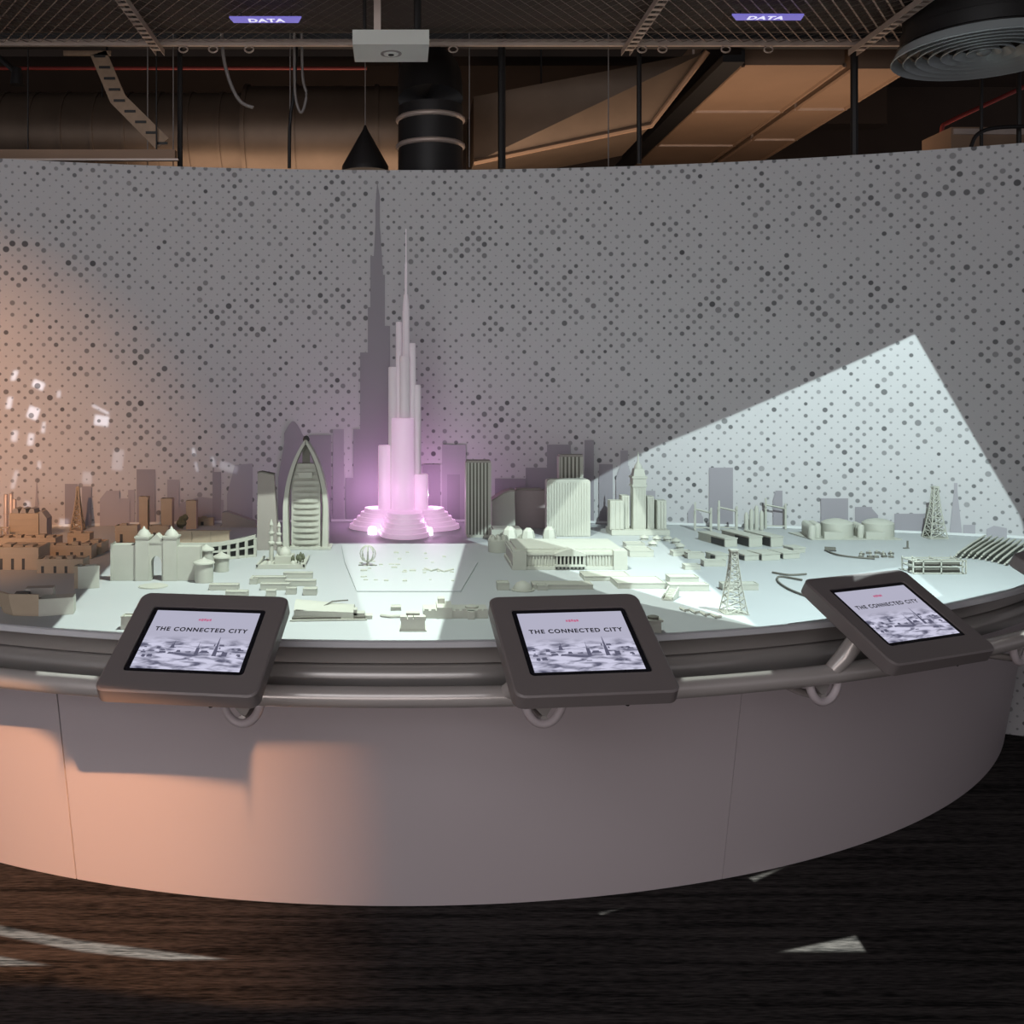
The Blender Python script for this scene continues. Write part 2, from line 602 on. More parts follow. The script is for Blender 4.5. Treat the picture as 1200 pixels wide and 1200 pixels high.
wall = curved_wall()

sil_n = [0]
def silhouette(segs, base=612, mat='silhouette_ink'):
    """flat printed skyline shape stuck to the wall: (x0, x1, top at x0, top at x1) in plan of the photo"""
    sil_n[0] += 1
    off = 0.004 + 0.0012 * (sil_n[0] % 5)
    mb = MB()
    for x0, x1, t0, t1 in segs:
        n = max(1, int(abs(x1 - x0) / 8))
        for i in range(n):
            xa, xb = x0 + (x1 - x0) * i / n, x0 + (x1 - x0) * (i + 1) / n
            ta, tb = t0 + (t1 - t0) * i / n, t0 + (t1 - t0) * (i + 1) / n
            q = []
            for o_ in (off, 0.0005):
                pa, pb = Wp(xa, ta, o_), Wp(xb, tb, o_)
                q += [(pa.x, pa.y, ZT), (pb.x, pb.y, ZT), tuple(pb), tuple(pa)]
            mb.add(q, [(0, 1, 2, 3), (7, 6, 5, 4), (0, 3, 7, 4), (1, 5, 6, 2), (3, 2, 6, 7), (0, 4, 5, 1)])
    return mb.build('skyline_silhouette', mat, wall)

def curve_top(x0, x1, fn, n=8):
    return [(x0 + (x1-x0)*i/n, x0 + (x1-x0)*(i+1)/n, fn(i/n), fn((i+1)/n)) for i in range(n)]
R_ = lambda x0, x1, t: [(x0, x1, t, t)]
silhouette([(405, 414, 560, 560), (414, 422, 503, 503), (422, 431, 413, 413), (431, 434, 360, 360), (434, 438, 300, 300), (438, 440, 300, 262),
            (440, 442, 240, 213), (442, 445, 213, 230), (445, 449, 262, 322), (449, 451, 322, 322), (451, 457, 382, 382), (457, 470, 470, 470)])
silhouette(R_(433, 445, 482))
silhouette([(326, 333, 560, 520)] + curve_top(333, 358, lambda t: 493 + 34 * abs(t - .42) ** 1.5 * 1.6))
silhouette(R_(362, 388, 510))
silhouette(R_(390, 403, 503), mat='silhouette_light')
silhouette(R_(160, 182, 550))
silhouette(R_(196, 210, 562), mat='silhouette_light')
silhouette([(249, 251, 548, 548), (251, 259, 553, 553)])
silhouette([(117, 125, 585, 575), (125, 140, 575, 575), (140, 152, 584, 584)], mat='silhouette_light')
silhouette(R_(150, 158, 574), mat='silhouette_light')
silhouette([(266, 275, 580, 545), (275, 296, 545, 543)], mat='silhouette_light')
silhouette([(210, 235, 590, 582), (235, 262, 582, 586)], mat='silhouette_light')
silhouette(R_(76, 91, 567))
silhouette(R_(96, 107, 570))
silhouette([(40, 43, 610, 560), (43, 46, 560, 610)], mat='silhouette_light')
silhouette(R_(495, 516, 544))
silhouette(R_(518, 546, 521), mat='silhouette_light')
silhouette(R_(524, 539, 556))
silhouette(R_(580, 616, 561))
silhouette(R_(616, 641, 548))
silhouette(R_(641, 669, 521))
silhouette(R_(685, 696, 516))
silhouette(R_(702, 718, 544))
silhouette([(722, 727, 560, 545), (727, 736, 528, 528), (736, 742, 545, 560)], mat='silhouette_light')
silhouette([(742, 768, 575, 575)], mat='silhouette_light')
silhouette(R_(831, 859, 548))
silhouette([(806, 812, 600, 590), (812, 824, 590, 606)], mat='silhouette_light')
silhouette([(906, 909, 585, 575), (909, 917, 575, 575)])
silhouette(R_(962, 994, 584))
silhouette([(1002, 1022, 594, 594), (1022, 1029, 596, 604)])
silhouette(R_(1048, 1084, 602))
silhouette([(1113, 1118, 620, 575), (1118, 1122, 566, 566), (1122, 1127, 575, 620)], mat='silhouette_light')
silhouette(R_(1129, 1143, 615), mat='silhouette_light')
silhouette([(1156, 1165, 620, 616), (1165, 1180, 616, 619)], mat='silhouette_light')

# white strip in place of a glowing line where wall meets table
mb = MB()
n = 60
for i in range(n):
    q = []
    for j in (i, i + 1):
        a = math.radians(-24 + 48 * j / n)
        for R in (RW - 0.008, RW - 0.0005):
            q += [(R * math.sin(a), WC + R * math.cos(a), ZT + 0.001), (R * math.sin(a), WC + R * math.cos(a), ZT + 0.012)]
    mb.add(q, [(0, 1, 5, 4), (2, 6, 7, 3), (1, 3, 7, 5), (0, 4, 6, 2)])
struct(mb.build('glow_line_1', 'glow_line_white'))

# ------------------------------------------------------------------ display table
table = thing('display_table', 'large curved white display table with tapering plinth, metal fascia and handrail', 'table', (0, TC - 3.0, 0))
def tchild(mb, name, mat, smooth=None, parent=None):
    """mesh given in world coordinates, parented to the table"""
    mb.v = [(x, y - (TC - 3.0), z) for x, y, z in mb.v]
    return mb.build(name, mat, parent or table, smooth)
mb = MB()
xs = [-2.80 + 5.60 * i / 80 for i in range(81)]
fr = [(x, TC - math.sqrt(RT*RT - x*x)) for x in xs]
bk = [(x, WC + math.sqrt(RW*RW - x*x) - 0.003) for x in xs]
for i in range(80):
    a, b, c, d_ = fr[i], fr[i+1], bk[i+1], bk[i]
    mb.add([(*a, ZT), (*b, ZT), (*c, ZT), (*d_, ZT), (*a, ZT-.02), (*b, ZT-.02), (*c, ZT-.02), (*d_, ZT-.02)],
           [(0, 1, 2, 3), (7, 6, 5, 4), (2, 6, 7, 3)] + ([(0, 3, 7, 4)] if i == 0 else []) + ([(1, 5, 6, 2)] if i == 79 else []))
tchild(mb, 'table_top', 'table_top')
AE = math.radians(57.5)
tchild(MB().arc([(RT, ZT), (RT + .006, ZT - .003), (RT + .006, ZT - .017), (RT, ZT - .02)], -AE, AE, 90), 'edge_strip', 'table_edge', 40)
tchild(MB().arc([(3.235, .824), (3.225, .80), (3.222, .774), (3.10, .774), (3.10, .824)], -AE, AE, 90), 'upper_fascia', 'fascia', 40)
tchild(MB().arc([(3.222, .770), (3.236, .764), (3.246, .748), (3.248, .728), (3.240, .712), (3.10, .712), (3.10, .770)], -AE, AE, 90), 'lower_fascia', 'fascia', 60)
tchild(MB().arc([(3.10, .81), (3.10, .70), (2.80, .70), (2.80, .81)], -AE, AE, 60), 'underside', 'fascia')
PC = 6.01
tchild(MB().arc([(3.155, .70), (3.045, .0), (2.85, .0), (2.85, .70)], -AE, AE, 60, PC), 'plinth_core', 'seam')
S1 = math.radians(18.7)
for a0, a1 in ((-AE, -S1 - .0007), (-S1 + .0007, S1 - .0003), (S1 + .0003, AE)):
    tchild(MB().arc([(3.17, .699), (3.06, .001), (3.046, .001), (3.156, .699)], a0, a1, 44, PC), 'plinth_panel', 'plinth_paint', 30)
RR, ZR = 3.36, 0.727
tchild(MB().arc([(RR + .026 * math.cos(2*PI*k/14), ZR + .026 * math.sin(2*PI*k/14)) for k in range(14)], -AE, AE, 90), 'handrail', 'rail_metal', 60)
for ang in (-25.5, -6.75, 6.2, 19.8, 34.5):
    a = math.radians(ang)
    o_, t_ = Vector((math.sin(a), -math.cos(a), 0)), Vector((math.cos(a), math.sin(a), 0))
    c = Vector((0, TC, ZR - .012)) + o_ * (RR - .004)
    pts = []
    for k in range(13):
        b = PI + PI * k / 12
        pts.append(c + t_ * .048 * math.cos(b) + Vector((0, 0, .062 * math.sin(b))))
    lp = tchild(MB().tube(pts, .0115, 8), 'rail_bracket', 'plinth_paint', 60)
    mb = MB()
    w0 = [c + t_ * -.036 + Vector((0, 0, -.008)), c + t_ * .030 + Vector((0, 0, -.008)), c + t_ * .004 + Vector((0, 0, -.050))]
    mb.add([p + o_ * -.004 for p in w0] + [p - o_ * .022 for p in w0], [(0, 2, 1), (3, 4, 5), (0, 1, 4, 3), (1, 2, 5, 4), (2, 0, 3, 5)])
    tchild(mb, 'wedge', 'fascia', parent=lp)
    st = c - o_ * .30
    tchild(MB().tube([c + Vector((0, 0, -.052)) , c - o_ * .10 + Vector((0, 0, -.06)), st + Vector((0, 0, -.05))], .011, 8), 'support_arm', 'fascia', 60, lp)

# ------------------------------------------------------------------ tablets
def text_mesh(body, size, mat, spacing=1.0):
    cu = bpy.data.curves.new('text_curve', 'FONT')
    cu.body = body
    cu.size = size
    cu.space_character = spacing
    cu.align_x = 'CENTER'
    cu.align_y = 'CENTER'
    cu.offset = size * 0.035
    ob = bpy.data.objects.new('text_curve', cu)
    COL.objects.link(ob)
    dg = bpy.context.evaluated_depsgraph_get()
    me = bpy.data.meshes.new_from_object(ob.evaluated_get(dg))
    bpy.data.objects.remove(ob)
    me.materials.clear()
    me.materials.append(MATS[mat])
    return me
TITLE = text_mesh('THE CONNECTED CITY', 0.0182, 'screen_ink', 1.22)

def rounded(w, h, r, n=5, cy=0.0):
    p = []
    for sx, sy, a0 in ((1, 1, 0), (-1, 1, 90), (-1, -1, 180), (1, -1, 270)):
        for k in range(n + 1):
            a = math.radians(a0 + 90 * k / n)
            p.append((sx * (w/2 - r) + r * math.cos(a), cy + sy * (h/2 - r) + r * math.sin(a)))
    return p

SW, SH = 0.262, 0.197
def tablet(ang, rad, face, label):
    a = math.radians(ang)
    t = thing('tablet_kiosk', label, 'tablet', (rad * math.sin(a), TC - rad * math.cos(a), 0.895), 0, 'tablets along the handrail')
    t.rotation_euler = (math.radians(29), 0, math.radians(face))
    cw, ch, cy = 0.382, 0.335, -0.006
    inner = rounded(SW + .026, SH + .026, .010)
    outer = rounded(cw, ch, .024, cy=cy)
    n = len(outer)
    mb = MB()
    th, bv = .036, .004
    o2 = rounded(cw - 2*bv, ch - 2*bv, .022, cy=cy)
    vs = [(x, y, -th) for x, y in o2] + [(x, y, -th + bv) for x, y in outer] + [(x, y, .001) for x, y in outer] + [(x, y, .001 + bv) for x, y in o2] + [(x, y, .001 + bv) for x, y in inner] + [(x, y, -.004) for x, y in inner]
    fs = [tuple(range(n - 1, -1, -1)), tuple(5*n + i for i in range(n))]
    for k in range(5):
        fs += [(k*n+i, k*n+(i+1) % n, (k+1)*n+(i+1) % n, (k+1)*n+i) for i in range(n)]
    mb.add(vs, fs)
    case = mb.build('case', 'tablet_case', t, 35)
    MB().prism(rounded(SW + .024, SH + .024, .009), -.0038, .0010).build('bezel', 'bezel', t)
    me = bpy.data.meshes.new('screen')
    z = .0016
    me.from_pydata([(-SW/2, -SH/2, z), (SW/2, -SH/2, z), (SW/2, SH/2, z), (-SW/2, SH/2, z)], [], [(0, 1, 2, 3)])
    ul = me.uv_layers.new(name='UVMap')
    for i, uv in enumerate(((0, 0), (1, 0), (1, 1), (0, 1))):
        ul.data[i].uv = uv
    me.materials.append(MATS['screen_picture'])
    scr = inst('screen', me, t)
    inst('title_text', TITLE, scr, (0, .033, z + .0004))
    lg = MB()
    for k in range(5):
        lg.box(-.016 + k * .0066, -.016 + k * .0066 + .0052, .0655 - (k % 2) * .001, .0715 + (k % 3) * .0008, z, z + .0005)
    lg.build('pink_logo', 'screen_pink', scr)
    # the grey city in the clouds, printed on the picture
    g = MB()
    rnd = random.Random(5)
    def spike(x, y, w_, h_, tip=0.15):
        g.add([(x - w_/2, y, z + .0004), (x + w_/2, y, z + .0004), (x + w_*tip/2, y + h_, z + .0004), (x - w_*tip/2, y + h_, z + .0004)], [(0, 1, 2, 3)])
    spike(.056, -.052, .011, .03, .6)
    spike(.056, -.024, .006, .035, .15)
    spike(.012, -.052, .010, .026, .8)
    spike(.011, -.05, .004, .045, .1)
    spike(.080, -.052, .014, .014, .9)
    spike(-.052, -.030, .012, .014, .4)
    spike(-.05, -.018, .003, .014, .1)
    spike(-.098, -.062, .014, .010, .7)
    for k in range(34):
        x = rnd.uniform(-.12, .12)
        y = rnd.gauss(-.040, .012)
        spike(x, y, rnd.uniform(.004, .018), rnd.uniform(.002, .008), rnd.uniform(.3, .9))
    g.build('city_picture', 'screen_grey', scr)
    # fixing to the rail
    # stub arm of the table's rail that carries the tablet (stays with the table)
    bpy.context.view_layer.update()
    M_ = Matrix.Translation(t.location) @ t.rotation_euler.to_matrix().to_4x4()
    tip = M_ @ Vector((-.085, .01, -.0375))
    mid = M_ @ Vector((-.085, .01, -.085))
    ar = math.radians(ang - 2.5)
    foot = Vector((RR * math.sin(ar), TC - RR * math.cos(ar), ZR + .005))
    tchild(MB().tube([foot, (mid + foot) / 2 + Vector((0, 0, -.004)), mid, tip], [.021, .024, .024, .021], 12), 'tablet_arm', 'rail_metal', 60)
    MB().cyl(.075, -.16, -.044, -.033, .006, n=10).build('screw', 'bezel', t, 40)
    return t
tablet(-7.9, 3.50, -8.4, 'tablet in brown case on the handrail, in front of the arched gate')
tablet(7.0, 3.50, 7.1, 'tablet in brown case on the handrail, in front of the colonnaded museum')
tablet(22.6, 3.44, 24.5, 'tablet in brown case on the handrail, in front of the round storage tanks')
tablet(38.6, 3.44, 41, 'tablet cut by the picture edge, beyond the bundle of pipes')

# ------------------------------------------------------------------ the model city
class KB(MB):
    """builder in small model units: k metres per unit"""
    def __init__(self, k):
        super().__init__()
        self.k = k
    def build(self, name, mat, parent=None, smooth=None):
        self.v = [(x * self.k, y * self.k, z * self.k) for x, y, z in self.v]
        return super().build(name, mat, parent, smooth)
def model(name, label, px, py, cat='building', rz=0.0, group=None):
    p = T(px, py)
    t = thing(name, label, cat, (p.x, p.y, ZT + .0006), math.radians(rz), group)
    return t, p.y / F
WHT = 'model_white'

# tall stepped tower
t, k = model('stepped_tower', 'tall stepped translucent tower glowing pink, with needle spire and petal base', 474, 622)
def lobes(R, n=54):
    return [(R * (.74 + .26 * math.cos(3 * (a + PI/2))) * math.cos(a), R * (.74 + .26 * math.cos(3 * (a + PI/2))) * math.sin(a)) for a in [2*PI*i/n for i in range(n)]]
for i in range(5):
    R = 73 - i * 5
    KB(k).prism(lobes(R), i * 5, i * 5 + 5, lobes(R - 1.0)).build('petal_terrace', 'acrylic_lit', t, 30)
for x, y, r, z in ((-2, -3, 13, 132), (-23, 6, 8, 100), (19, 6, 9, 66), (0, 0, 6.2, 205), (-13.5, 5, 5.5, 192), (15, 5, 4.5, 171), (9.5, 4, 4, 220), (-6.5, 5, 3.6, 245), (1.8, 3, 4.3, 259)):
    KB(k).lathe(x, y, [(r, 24), (r, z - 1.2), (r - .8, z)], 20).build('tower_tube', 'acrylic_lit' if r > 7 else 'acrylic', t, 40)
KB(k).lathe(1.8, 3, [(4.2, 259), (2.8, 276), (1.7, 278), (1.5, 312), (.8, 316), (.5, 354)], 10).build('spire', 'acrylic', t, 40)
for x, y, e in ((-37, -27, 2.6), (27, -33, 2.6)):
    KB(k).lathe(x, y, [(5, 0), (5, 5), (4, 8), (1, 9)], 12).build('led_spot', 'led_lens', t, 40)
def pink_lamp(x, y, z, e, parent=t, r=.01):
    d = bpy.data.lights.new('pink_led_and_fill', 'POINT')
    d.energy = e
    d.color = (1.0, 0.50, 0.96)
    d.shadow_soft_size = r
    o = bpy.data.objects.new('pink_led_and_fill', d)
    COL.objects.link(o)
    o.parent = parent
    o.location = (x * k, y * k, z * k)
for x, y, z, e in ((-37, -29, 16, .05), (27, -35, 16, .05), (-40, 38, 40, 1.1), (40, 38, 40, .85), (-30, -30, 50, .16), (30, -30, 50, .16)):  # LED pair; rear pair for wall glow; last pair added to brighten the tower
    pink_lamp(x, y, z, e)

def ribbed(px0, px1, ytop, ybase, label, depth, ribs, cap=True, mat=WHT):
    t, k = model('ribbed_tower', label, (px0 + px1) / 2, ybase)
    w_, h = (px1 - px0) / 2, ybase - ytop
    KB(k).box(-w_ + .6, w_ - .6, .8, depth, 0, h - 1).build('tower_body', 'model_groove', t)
    for i in range(ribs):
        x = -w_ + (i + .5) * 2 * w_ / ribs
        KB(k).box(x - w_ / ribs * .5, x + w_ / ribs * .5, 0, 1.6, 2, h - 2.5).build('rib', mat, t)
    KB(k).box(-w_, w_, 0, depth, h - 2.5, h).build('cap', 'model_grey', t)
    KB(k).box(-w_, w_, -.3, depth, 0, 3).build('foot', mat, t)
    for s in (-1, 1):
        KB(k).box(s * w_ - 1.1, s * w_ + .1 * s + .5, 0, depth, 3, h - 2.5).build('side_wall', mat, t)
    return t
ribbed(547, 575, 540, 630, 'slim ribbed office tower beside the glowing stepped tower', 20, 7)
ribbed(656, 683, 533, 621, 'ribbed tower rising behind the rounded slab block', 14, 6)

t, k = model('slab_tower', 'broad slab tower with rounded top corners and fine flutes', 666.5, 629)
pts = [(-25.5, 0), (25.5, 0)] + [(21.5 + 4 * math.cos(a), 63 + 4 * math.sin(a)) for a in [PI/2*i/5 for i in range(6)]] + [(-21.5 - 4 * math.sin(a), 63 + 4 * math.cos(a)) for a in [PI/2*i/5 for i in range(6)]]
KB(k).front(pts, .8, 16).build('tower_body', WHT, t)
for i in range(15):
    x = -22.4 + i * 3.2
    KB(k).box(x - .9, x + .9, 0, 1, 1, 63).build('flute', WHT, t)
t, k = model('office_block', 'plain pinkish office block with a raised roof plate', 621, 619)
KB(k).box(-20, 20, 0, 18, 0, 44).build('block_body', 'model_pink', t)
KB(k).box(-16, 14, 4, 15, 44, 46).build('roof_plate', 'model_grey', t)
t, k = model('vaulted_hall', 'pale hall with a curved gable roof behind the white drum', 590, 622)
KB(k).front([(-14, 0), (14, 0), (13, 46), (8, 46), (0, 43), (-14, 34)], 0, 20).build('hall_body', WHT, t)
KB(k).front([(-14, 34), (0, 43), (8, 46), (13, 46), (13, 48), (8, 48), (0, 45), (-14, 36)], -1, 22).build('curved_roof', 'model_grey', t)
t, k = model('low_hall', 'low grey flat-topped hall between the drum and the pods', 594, 634)
KB(k).box(-18, 18, 0, 26, 0, 13).build('hall_body', WHT, t)
KB(k).box(-16, 16, 1, 24, 13, 14.5).build('roof_slab', 'model_grey', t)

t, k = model('drum_building', 'small white drum with a scalloped crown beside the museum', 585, 648)
KB(k).lathe(0, 10, [(12, 0), (12.5, 14), (11, 15), (9, 15)], 20).build('drum_wall', WHT, t, 40)
for i in range(8):
    a = 2 * PI * i / 8
    KB(k).lathe(9 * math.cos(a), 10 + 9 * math.sin(a), [(3, 14), (2.4, 17.5), (.6, 19.5)], 8).build('crown_lobe', WHT, t, 50)
for px, py, r, h, lb in ((598, 637, 9, 19, 'white rounded pod hall standing next to the drum'), (620, 637, 8, 17, 'white rounded pod hall at the middle of the pods'), (645, 636, 8, 18, 'faceted white pod hall in front of the rounded slab tower')):
    t, k = model('pod_hall', lb, px, py, group='pod halls behind the museum')
    KB(k).lathe(0, 8, [(r, 0), (r * 1.02, h * .45), (r * .8, h * .8), (r * .35, h)], 7).build('pod_shell', WHT, t, 20)
    KB(k).lathe(0, 8, [(r * 1.15, 0), (r * 1.1, 2)], 10).build('pod_base', 'model_grey', t)

# museum
t, k = model('museum', 'long white museum with columned portico and pediment', 668, 668)
W2 = 66
KB(k).box(-W2, W2, 3, 88, 0, 21).build('main_body', WHT, t)
KB(k).box(-W2 - 2, W2 + 2, 0, 90, 0, 4).build('stone_base', WHT, t)
KB(k).box(-W2 - 1.5, W2 + 1.5, 1, 90, 17, 19.5).build('cornice', WHT, t)
KB(k).box(-W2 + 4, W2 - 4, 8, 84, 21, 24).build('roof_parapet', WHT, t)
for s in (-1, 1):
    KB(k).box(s * 59 - 8, s * 59 + 8, -1.5, 20, 0, 22.5).build('end_pavilion', WHT, t)
KB(k).box(-18, 18, -3.5, 3, 4, 6.2).build('portico_floor', WHT, t)
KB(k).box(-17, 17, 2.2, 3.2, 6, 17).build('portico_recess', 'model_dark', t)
KB(k).box(-18, 18, -3.5, 6, 16.5, 19.5).build('entablature', WHT, t)
KB(k).front([(-18, 19.5), (18, 19.5), (0, 25)], -3.5, 20).build('pediment', WHT, t)
for i in range(8):
    KB(k).cyl(-15.7 + i * 4.5, -2, 6.2, 16.5, 1.25, 1.05, 8).build('column', WHT, t, 40)
for i in range(8):
    KB(k).box(-15.7 + i * 4.5 - 1.1, -15.7 + i * 4.5 + 1.1, -.4, .4, 1.0, 3.2).build('basement_window', 'model_dark', t)
for s in (-1, 1):
    for i in range(9):
        x = s * (21 + i * 3.6)
        KB(k).box(x - .7, x + .7, 1.6, 3.4, 4.5, 16.5).build('pilaster', WHT, t)

# clock tower complex
t, k = model('clock_tower', 'clock tower with a slender spire above a ring of side blocks', 750, 627)
KB(k).box(-34, 34, -4, 30, 0, 6).build('podium', WHT, t)
KB(k).box(-7.5, 7.5, 2, 17, 6, 56).build('shaft', WHT, t)
for i in range(5):
    KB(k).box(-6.4 + i * 3.2 - .6, -6.4 + i * 3.2 + .6, 1.3, 2.2, 8, 54).build('shaft_rib', WHT, t)
KB(k).box(-8.6, 8.6, 1, 18, 56, 58.5).build('balcony', WHT, t)
KB(k).box(-7.8, 7.8, 1.8, 17.2, 58.5, 66).build('belfry', WHT, t)
KB(k).box(-9, 9, .8, 18.4, 66, 68.5).build('clock_cornice', WHT, t)
KB(k).prism([(-7, 2.5), (7, 2.5), (7, 16.5), (-7, 16.5)], 68.5, 77, [(-5.5, 4), (5.5, 4), (5.5, 15), (-5.5, 15)]).build('upper_stage', WHT, t)
KB(k).lathe(0, 9.5, [(5, 77), (4.6, 80), (2, 84), (1.0, 86), (.7, 93), (.3, 97)], 10).build('spire', WHT, t, 40)
for x, w_, y, h in ((-27, 8, 0, 40), (-15, 4.5, 8, 45), (14.5, 4, 8, 44), (26, 5.5, 2, 40)):
    b = KB(k).box(x - w_, x + w_, y, y + 16, 6, h).build('side_block', WHT, t)
    n = 3
    for i in range(n):
        xx = x - w_ + (i + .5) * 2 * w_ / n
        KB(k).box(xx - w_ / n * .62, xx + w_ / n * .62, y - .9, y + .2, 7, h - 1).build('block_rib', WHT, b)

for i, (px, py) in enumerate(((755, 633), (770, 634), (782, 634), (792, 637), (797, 643), (765, 640))):
    t, k = model('tent_pavilion', 'tiny domed pavilion in the forecourt of the clock tower', px, py, group='pavilions by the clock tower')
    KB(k).cyl(0, 0, 0, 3, 4.5, n=10).build('drum_wall', WHT, t, 40)
    KB(k).lathe(0, 0, [(6, 3), (5, 4.5), (2, 6), (.5, 7)], 12).build('domed_roof', WHT, t, 40)
def flat(px, py, w_, d_, h, label, group=None, rz=0, mat=WHT, name='low_block', parapet=True):
    t, k = model(name, label, px, py, rz=rz, group=group)
    KB(k).box(-w_/2, w_/2, 0, d_, 0, h).build('block_body', mat, t)
    if parapet:
        r = max(.6, h * .1)
        m = KB(k)
        for a in ((-w_/2, w_/2, -.3, r), (-w_/2, w_/2, d_ - r, d_ + .2), (-w_/2 - .3, -w_/2 + r, 0, d_), (w_/2 - r, w_/2 + .3, 0, d_)):
            m.box(*a, h - .2, h + r)
        m.build('parapet', mat, t)
    return t
flat(752, 653, 28, 30, 7, 'flat block at the flank of the museum')
flat(745, 643, 22, 20, 5, 'low terrace building behind the museum end')
flat(800, 652, 22, 16, 5, 'low shed nearest the forecourt pavilions')
flat(816, 655, 20, 14, 6, 'small shed standing clear in front of the gantry frames')
flat(812, 668, 18, 14, 5, 'small shed beside the bright projection edge')
flat(838, 664, 26, 14, 6, 'low shed with a dark end, left of the mast', mat='model_white')
# low slabs of the foreground
flat(660, 691, 70, 24, 5, 'long low slab half hidden behind the tablet case')
flat(712, 681, 54, 34, 5, 'low flat slab in front of the museum')
flat(752, 690, 56, 44, 6, 'stepped platform next to the open stair')
flat(802, 684, 34, 20, 7, 'low block set back on the bright plaza')
flat(808, 693, 46, 18, 7, 'long low block behind the lattice mast foot')
flat(868, 692, 42, 15, 7, 'grey-shaded low block behind the lattice mast')
t, k = model('small_dome', 'small smooth dome beside the hidden low slab', 614, 694)
KB(k).lathe(0, 12, [(12, 0), (11.5, 3), (8, 8), (3, 10.5), (.5, 11)], 20).build('dome_shell', WHT, t, 50)
KB(k).lathe(0, 12, [(14, 0), (14, 1.2)], 20).build('dome_base', WHT, t)
flat(590, 692, 14, 16, 8, 'small cube house beside the smooth dome')
flat(636, 692, 12, 14, 5, 'tiny flat house between the dome and the slab')
t, k = model('stair_block', 'open sloping stair descending from the stepped platform', 782, 704, cat='stair', rz=-30)
for i in range(7):
    KB(k).box(-5, 5, i * 4, i * 4 + 4, 0, 2 + i * 1.2).build('step', WHT, t)
for s in (-1, 1):
    KB(k).front([(0, 0), (28, 0), (28, 11), (0, 3.5)], -.8, .8)
    m = KB(k)
    m.add([(s*5.8-.8, 0, 0), (s*5.8+.8, 0, 0), (s*5.8+.8, 28, 0), (s*5.8-.8, 28, 0), (s*5.8-.8, 0, 4), (s*5.8+.8, 0, 4), (s*5.8+.8, 28, 12), (s*5.8-.8, 28, 12)],
          [(3, 2, 1, 0), (4, 5, 6, 7), (0, 1, 5, 4), (1, 2, 6, 5), (2, 3, 7, 6), (3, 0, 4, 7)])
    m.build('stair_wall', WHT, t)
t, k = model('planter_kiosk', 'small round-topped kiosk near the table edge', 767, 742)
KB(k).box(-8, 8, 0, 14, 0, 13).build('kiosk_body', WHT, t)
KB(k).box(-10, 10, -2, 16, 13, 15).build('roof_plate', WHT, t)
KB(k).lathe(0, 7, [(6, 15), (7, 18), (4, 19)], 10).build('roof_bowl', 'model_groove', t, 40)

# zigzag hedge line
m = MB()
pts = [T(797 + i * 6, 714 + i * 1.3 + (2 if i % 2 else 0)) + Vector((0, 0, .005)) for i in range(9)]
o = cable_like = m.tube(pts, .004, 6).build('zigzag_ridge', WHT)
tag(o, 'low zigzag ridge running to the lattice mast', 'ridge')

def lattice(px, ybase, h, w0, w1, label, levels, r=.55, mat=WHT):
    t, k = model('lattice_tower', label, px, ybase, cat='tower')
    prof = lambda z: w1 + (w0 - w1) * (1 - z / h) ** 1.5
    corner = lambda i, z: ((1, 1), (-1, 1), (-1, -1), (1, -1))[i % 4]
    def P_(i, z):
        a, b = corner(i, z)
        w_ = prof(z) / 2
        return (a * w_, b * w_ + w0 / 2, z)
    zs = [h * (j / levels) ** .92 for j in range(levels + 1)]
    for i in range(4):
        KB(k).tube([P_(i, max(z, .9)) for z in zs], r, 5).build('leg', mat, t)
    for j in range(levels):
        m = KB(k)
        for i in range(4):
            m.bar(P_(i, max(zs[j], .9)), P_(i + 1, zs[j+1]), r * .6)
            m.bar(P_(i + 1, max(zs[j], .9)), P_(i, zs[j+1]), r * .6)
            m.bar(P_(i, zs[j+1]), P_(i + 1, zs[j+1]), r * .7)
        m.build('cross_brace', mat, t)
    KB(k).box(-w1 * .7, w1 * .7, w0/2 - w1 * .7, w0/2 + w1 * .7, h - 1, h + 1).build('top_platform', mat, t)
    KB(k).box(-w0 * .55, w0 * .55, -1, w0 + 1, 0, .8).build('base_plate', mat, t)
    return t
lattice(864, 721, 74, 26, 7, 'open lattice mast standing at the edge of the bright projection', 9, .8)
lattice(1101, 632, 60, 20, 5, 'lattice tower near the wall behind the pipe bundle', 8, .8)
lattice(89, 622, 50, 14, 2.5, 'slim lattice tower on the orange-lit side', 7, .8, 'model_brown')
t, k = model('spike_tower', 'slim dark pointed spike beside the lattice tower', 1088, 629)
KB(k).prism([(-4, 0), (4, 0), (4, 6), (-4, 6)], 0, 34, [(-.6, 2.6), (.6, 2.6), (.6, 3.4), (-.6, 3.4)]).build('spike', 'model_groove', t)
KB(k).box(-5, 5, -1, 7, 0, 2).build('foot', 'model_groove', t)

# harbour gantries and sheds
for i, (px, py, w_, h, lb) in enumerate(((824, 622, 18, 30, 'H-shaped gantry frame beside the forecourt of the clock tower'), (853, 622, 20, 32, 'H-shaped gantry frame standing between the other two gantries'), (909, 620, 22, 33, 'H-shaped gantry frame nearest the round tanks'))):
    t, k = model('gantry', lb, px, py, cat='gantry', rz=-12, group='harbour gantries')
    for s in (-1, 1):
        KB(k).box(s * w_/2 - 1, s * w_/2 + 1, -1, 1, 0, h + (3 if s < 0 else -3)).build('post', WHT, t)
        KB(k).box(s * w_/2 - 1, s * w_/2 + 1, 8, 10, 0, h - 6).build('post', WHT, t)
        KB(k).box(s * w_/2 - .7, s * w_/2 + .7, -1, 10, h - 9, h - 7.5).build('side_beam', WHT, t)
    KB(k).bar((-w_/2, 0, h - 5), (w_/2, 0, h - 9), 1.1).build('cross_beam', WHT, t)
    KB(k).box(-w_/2, w_/2, -.7, .7, 3, 4.2).build('lower_beam', WHT, t)
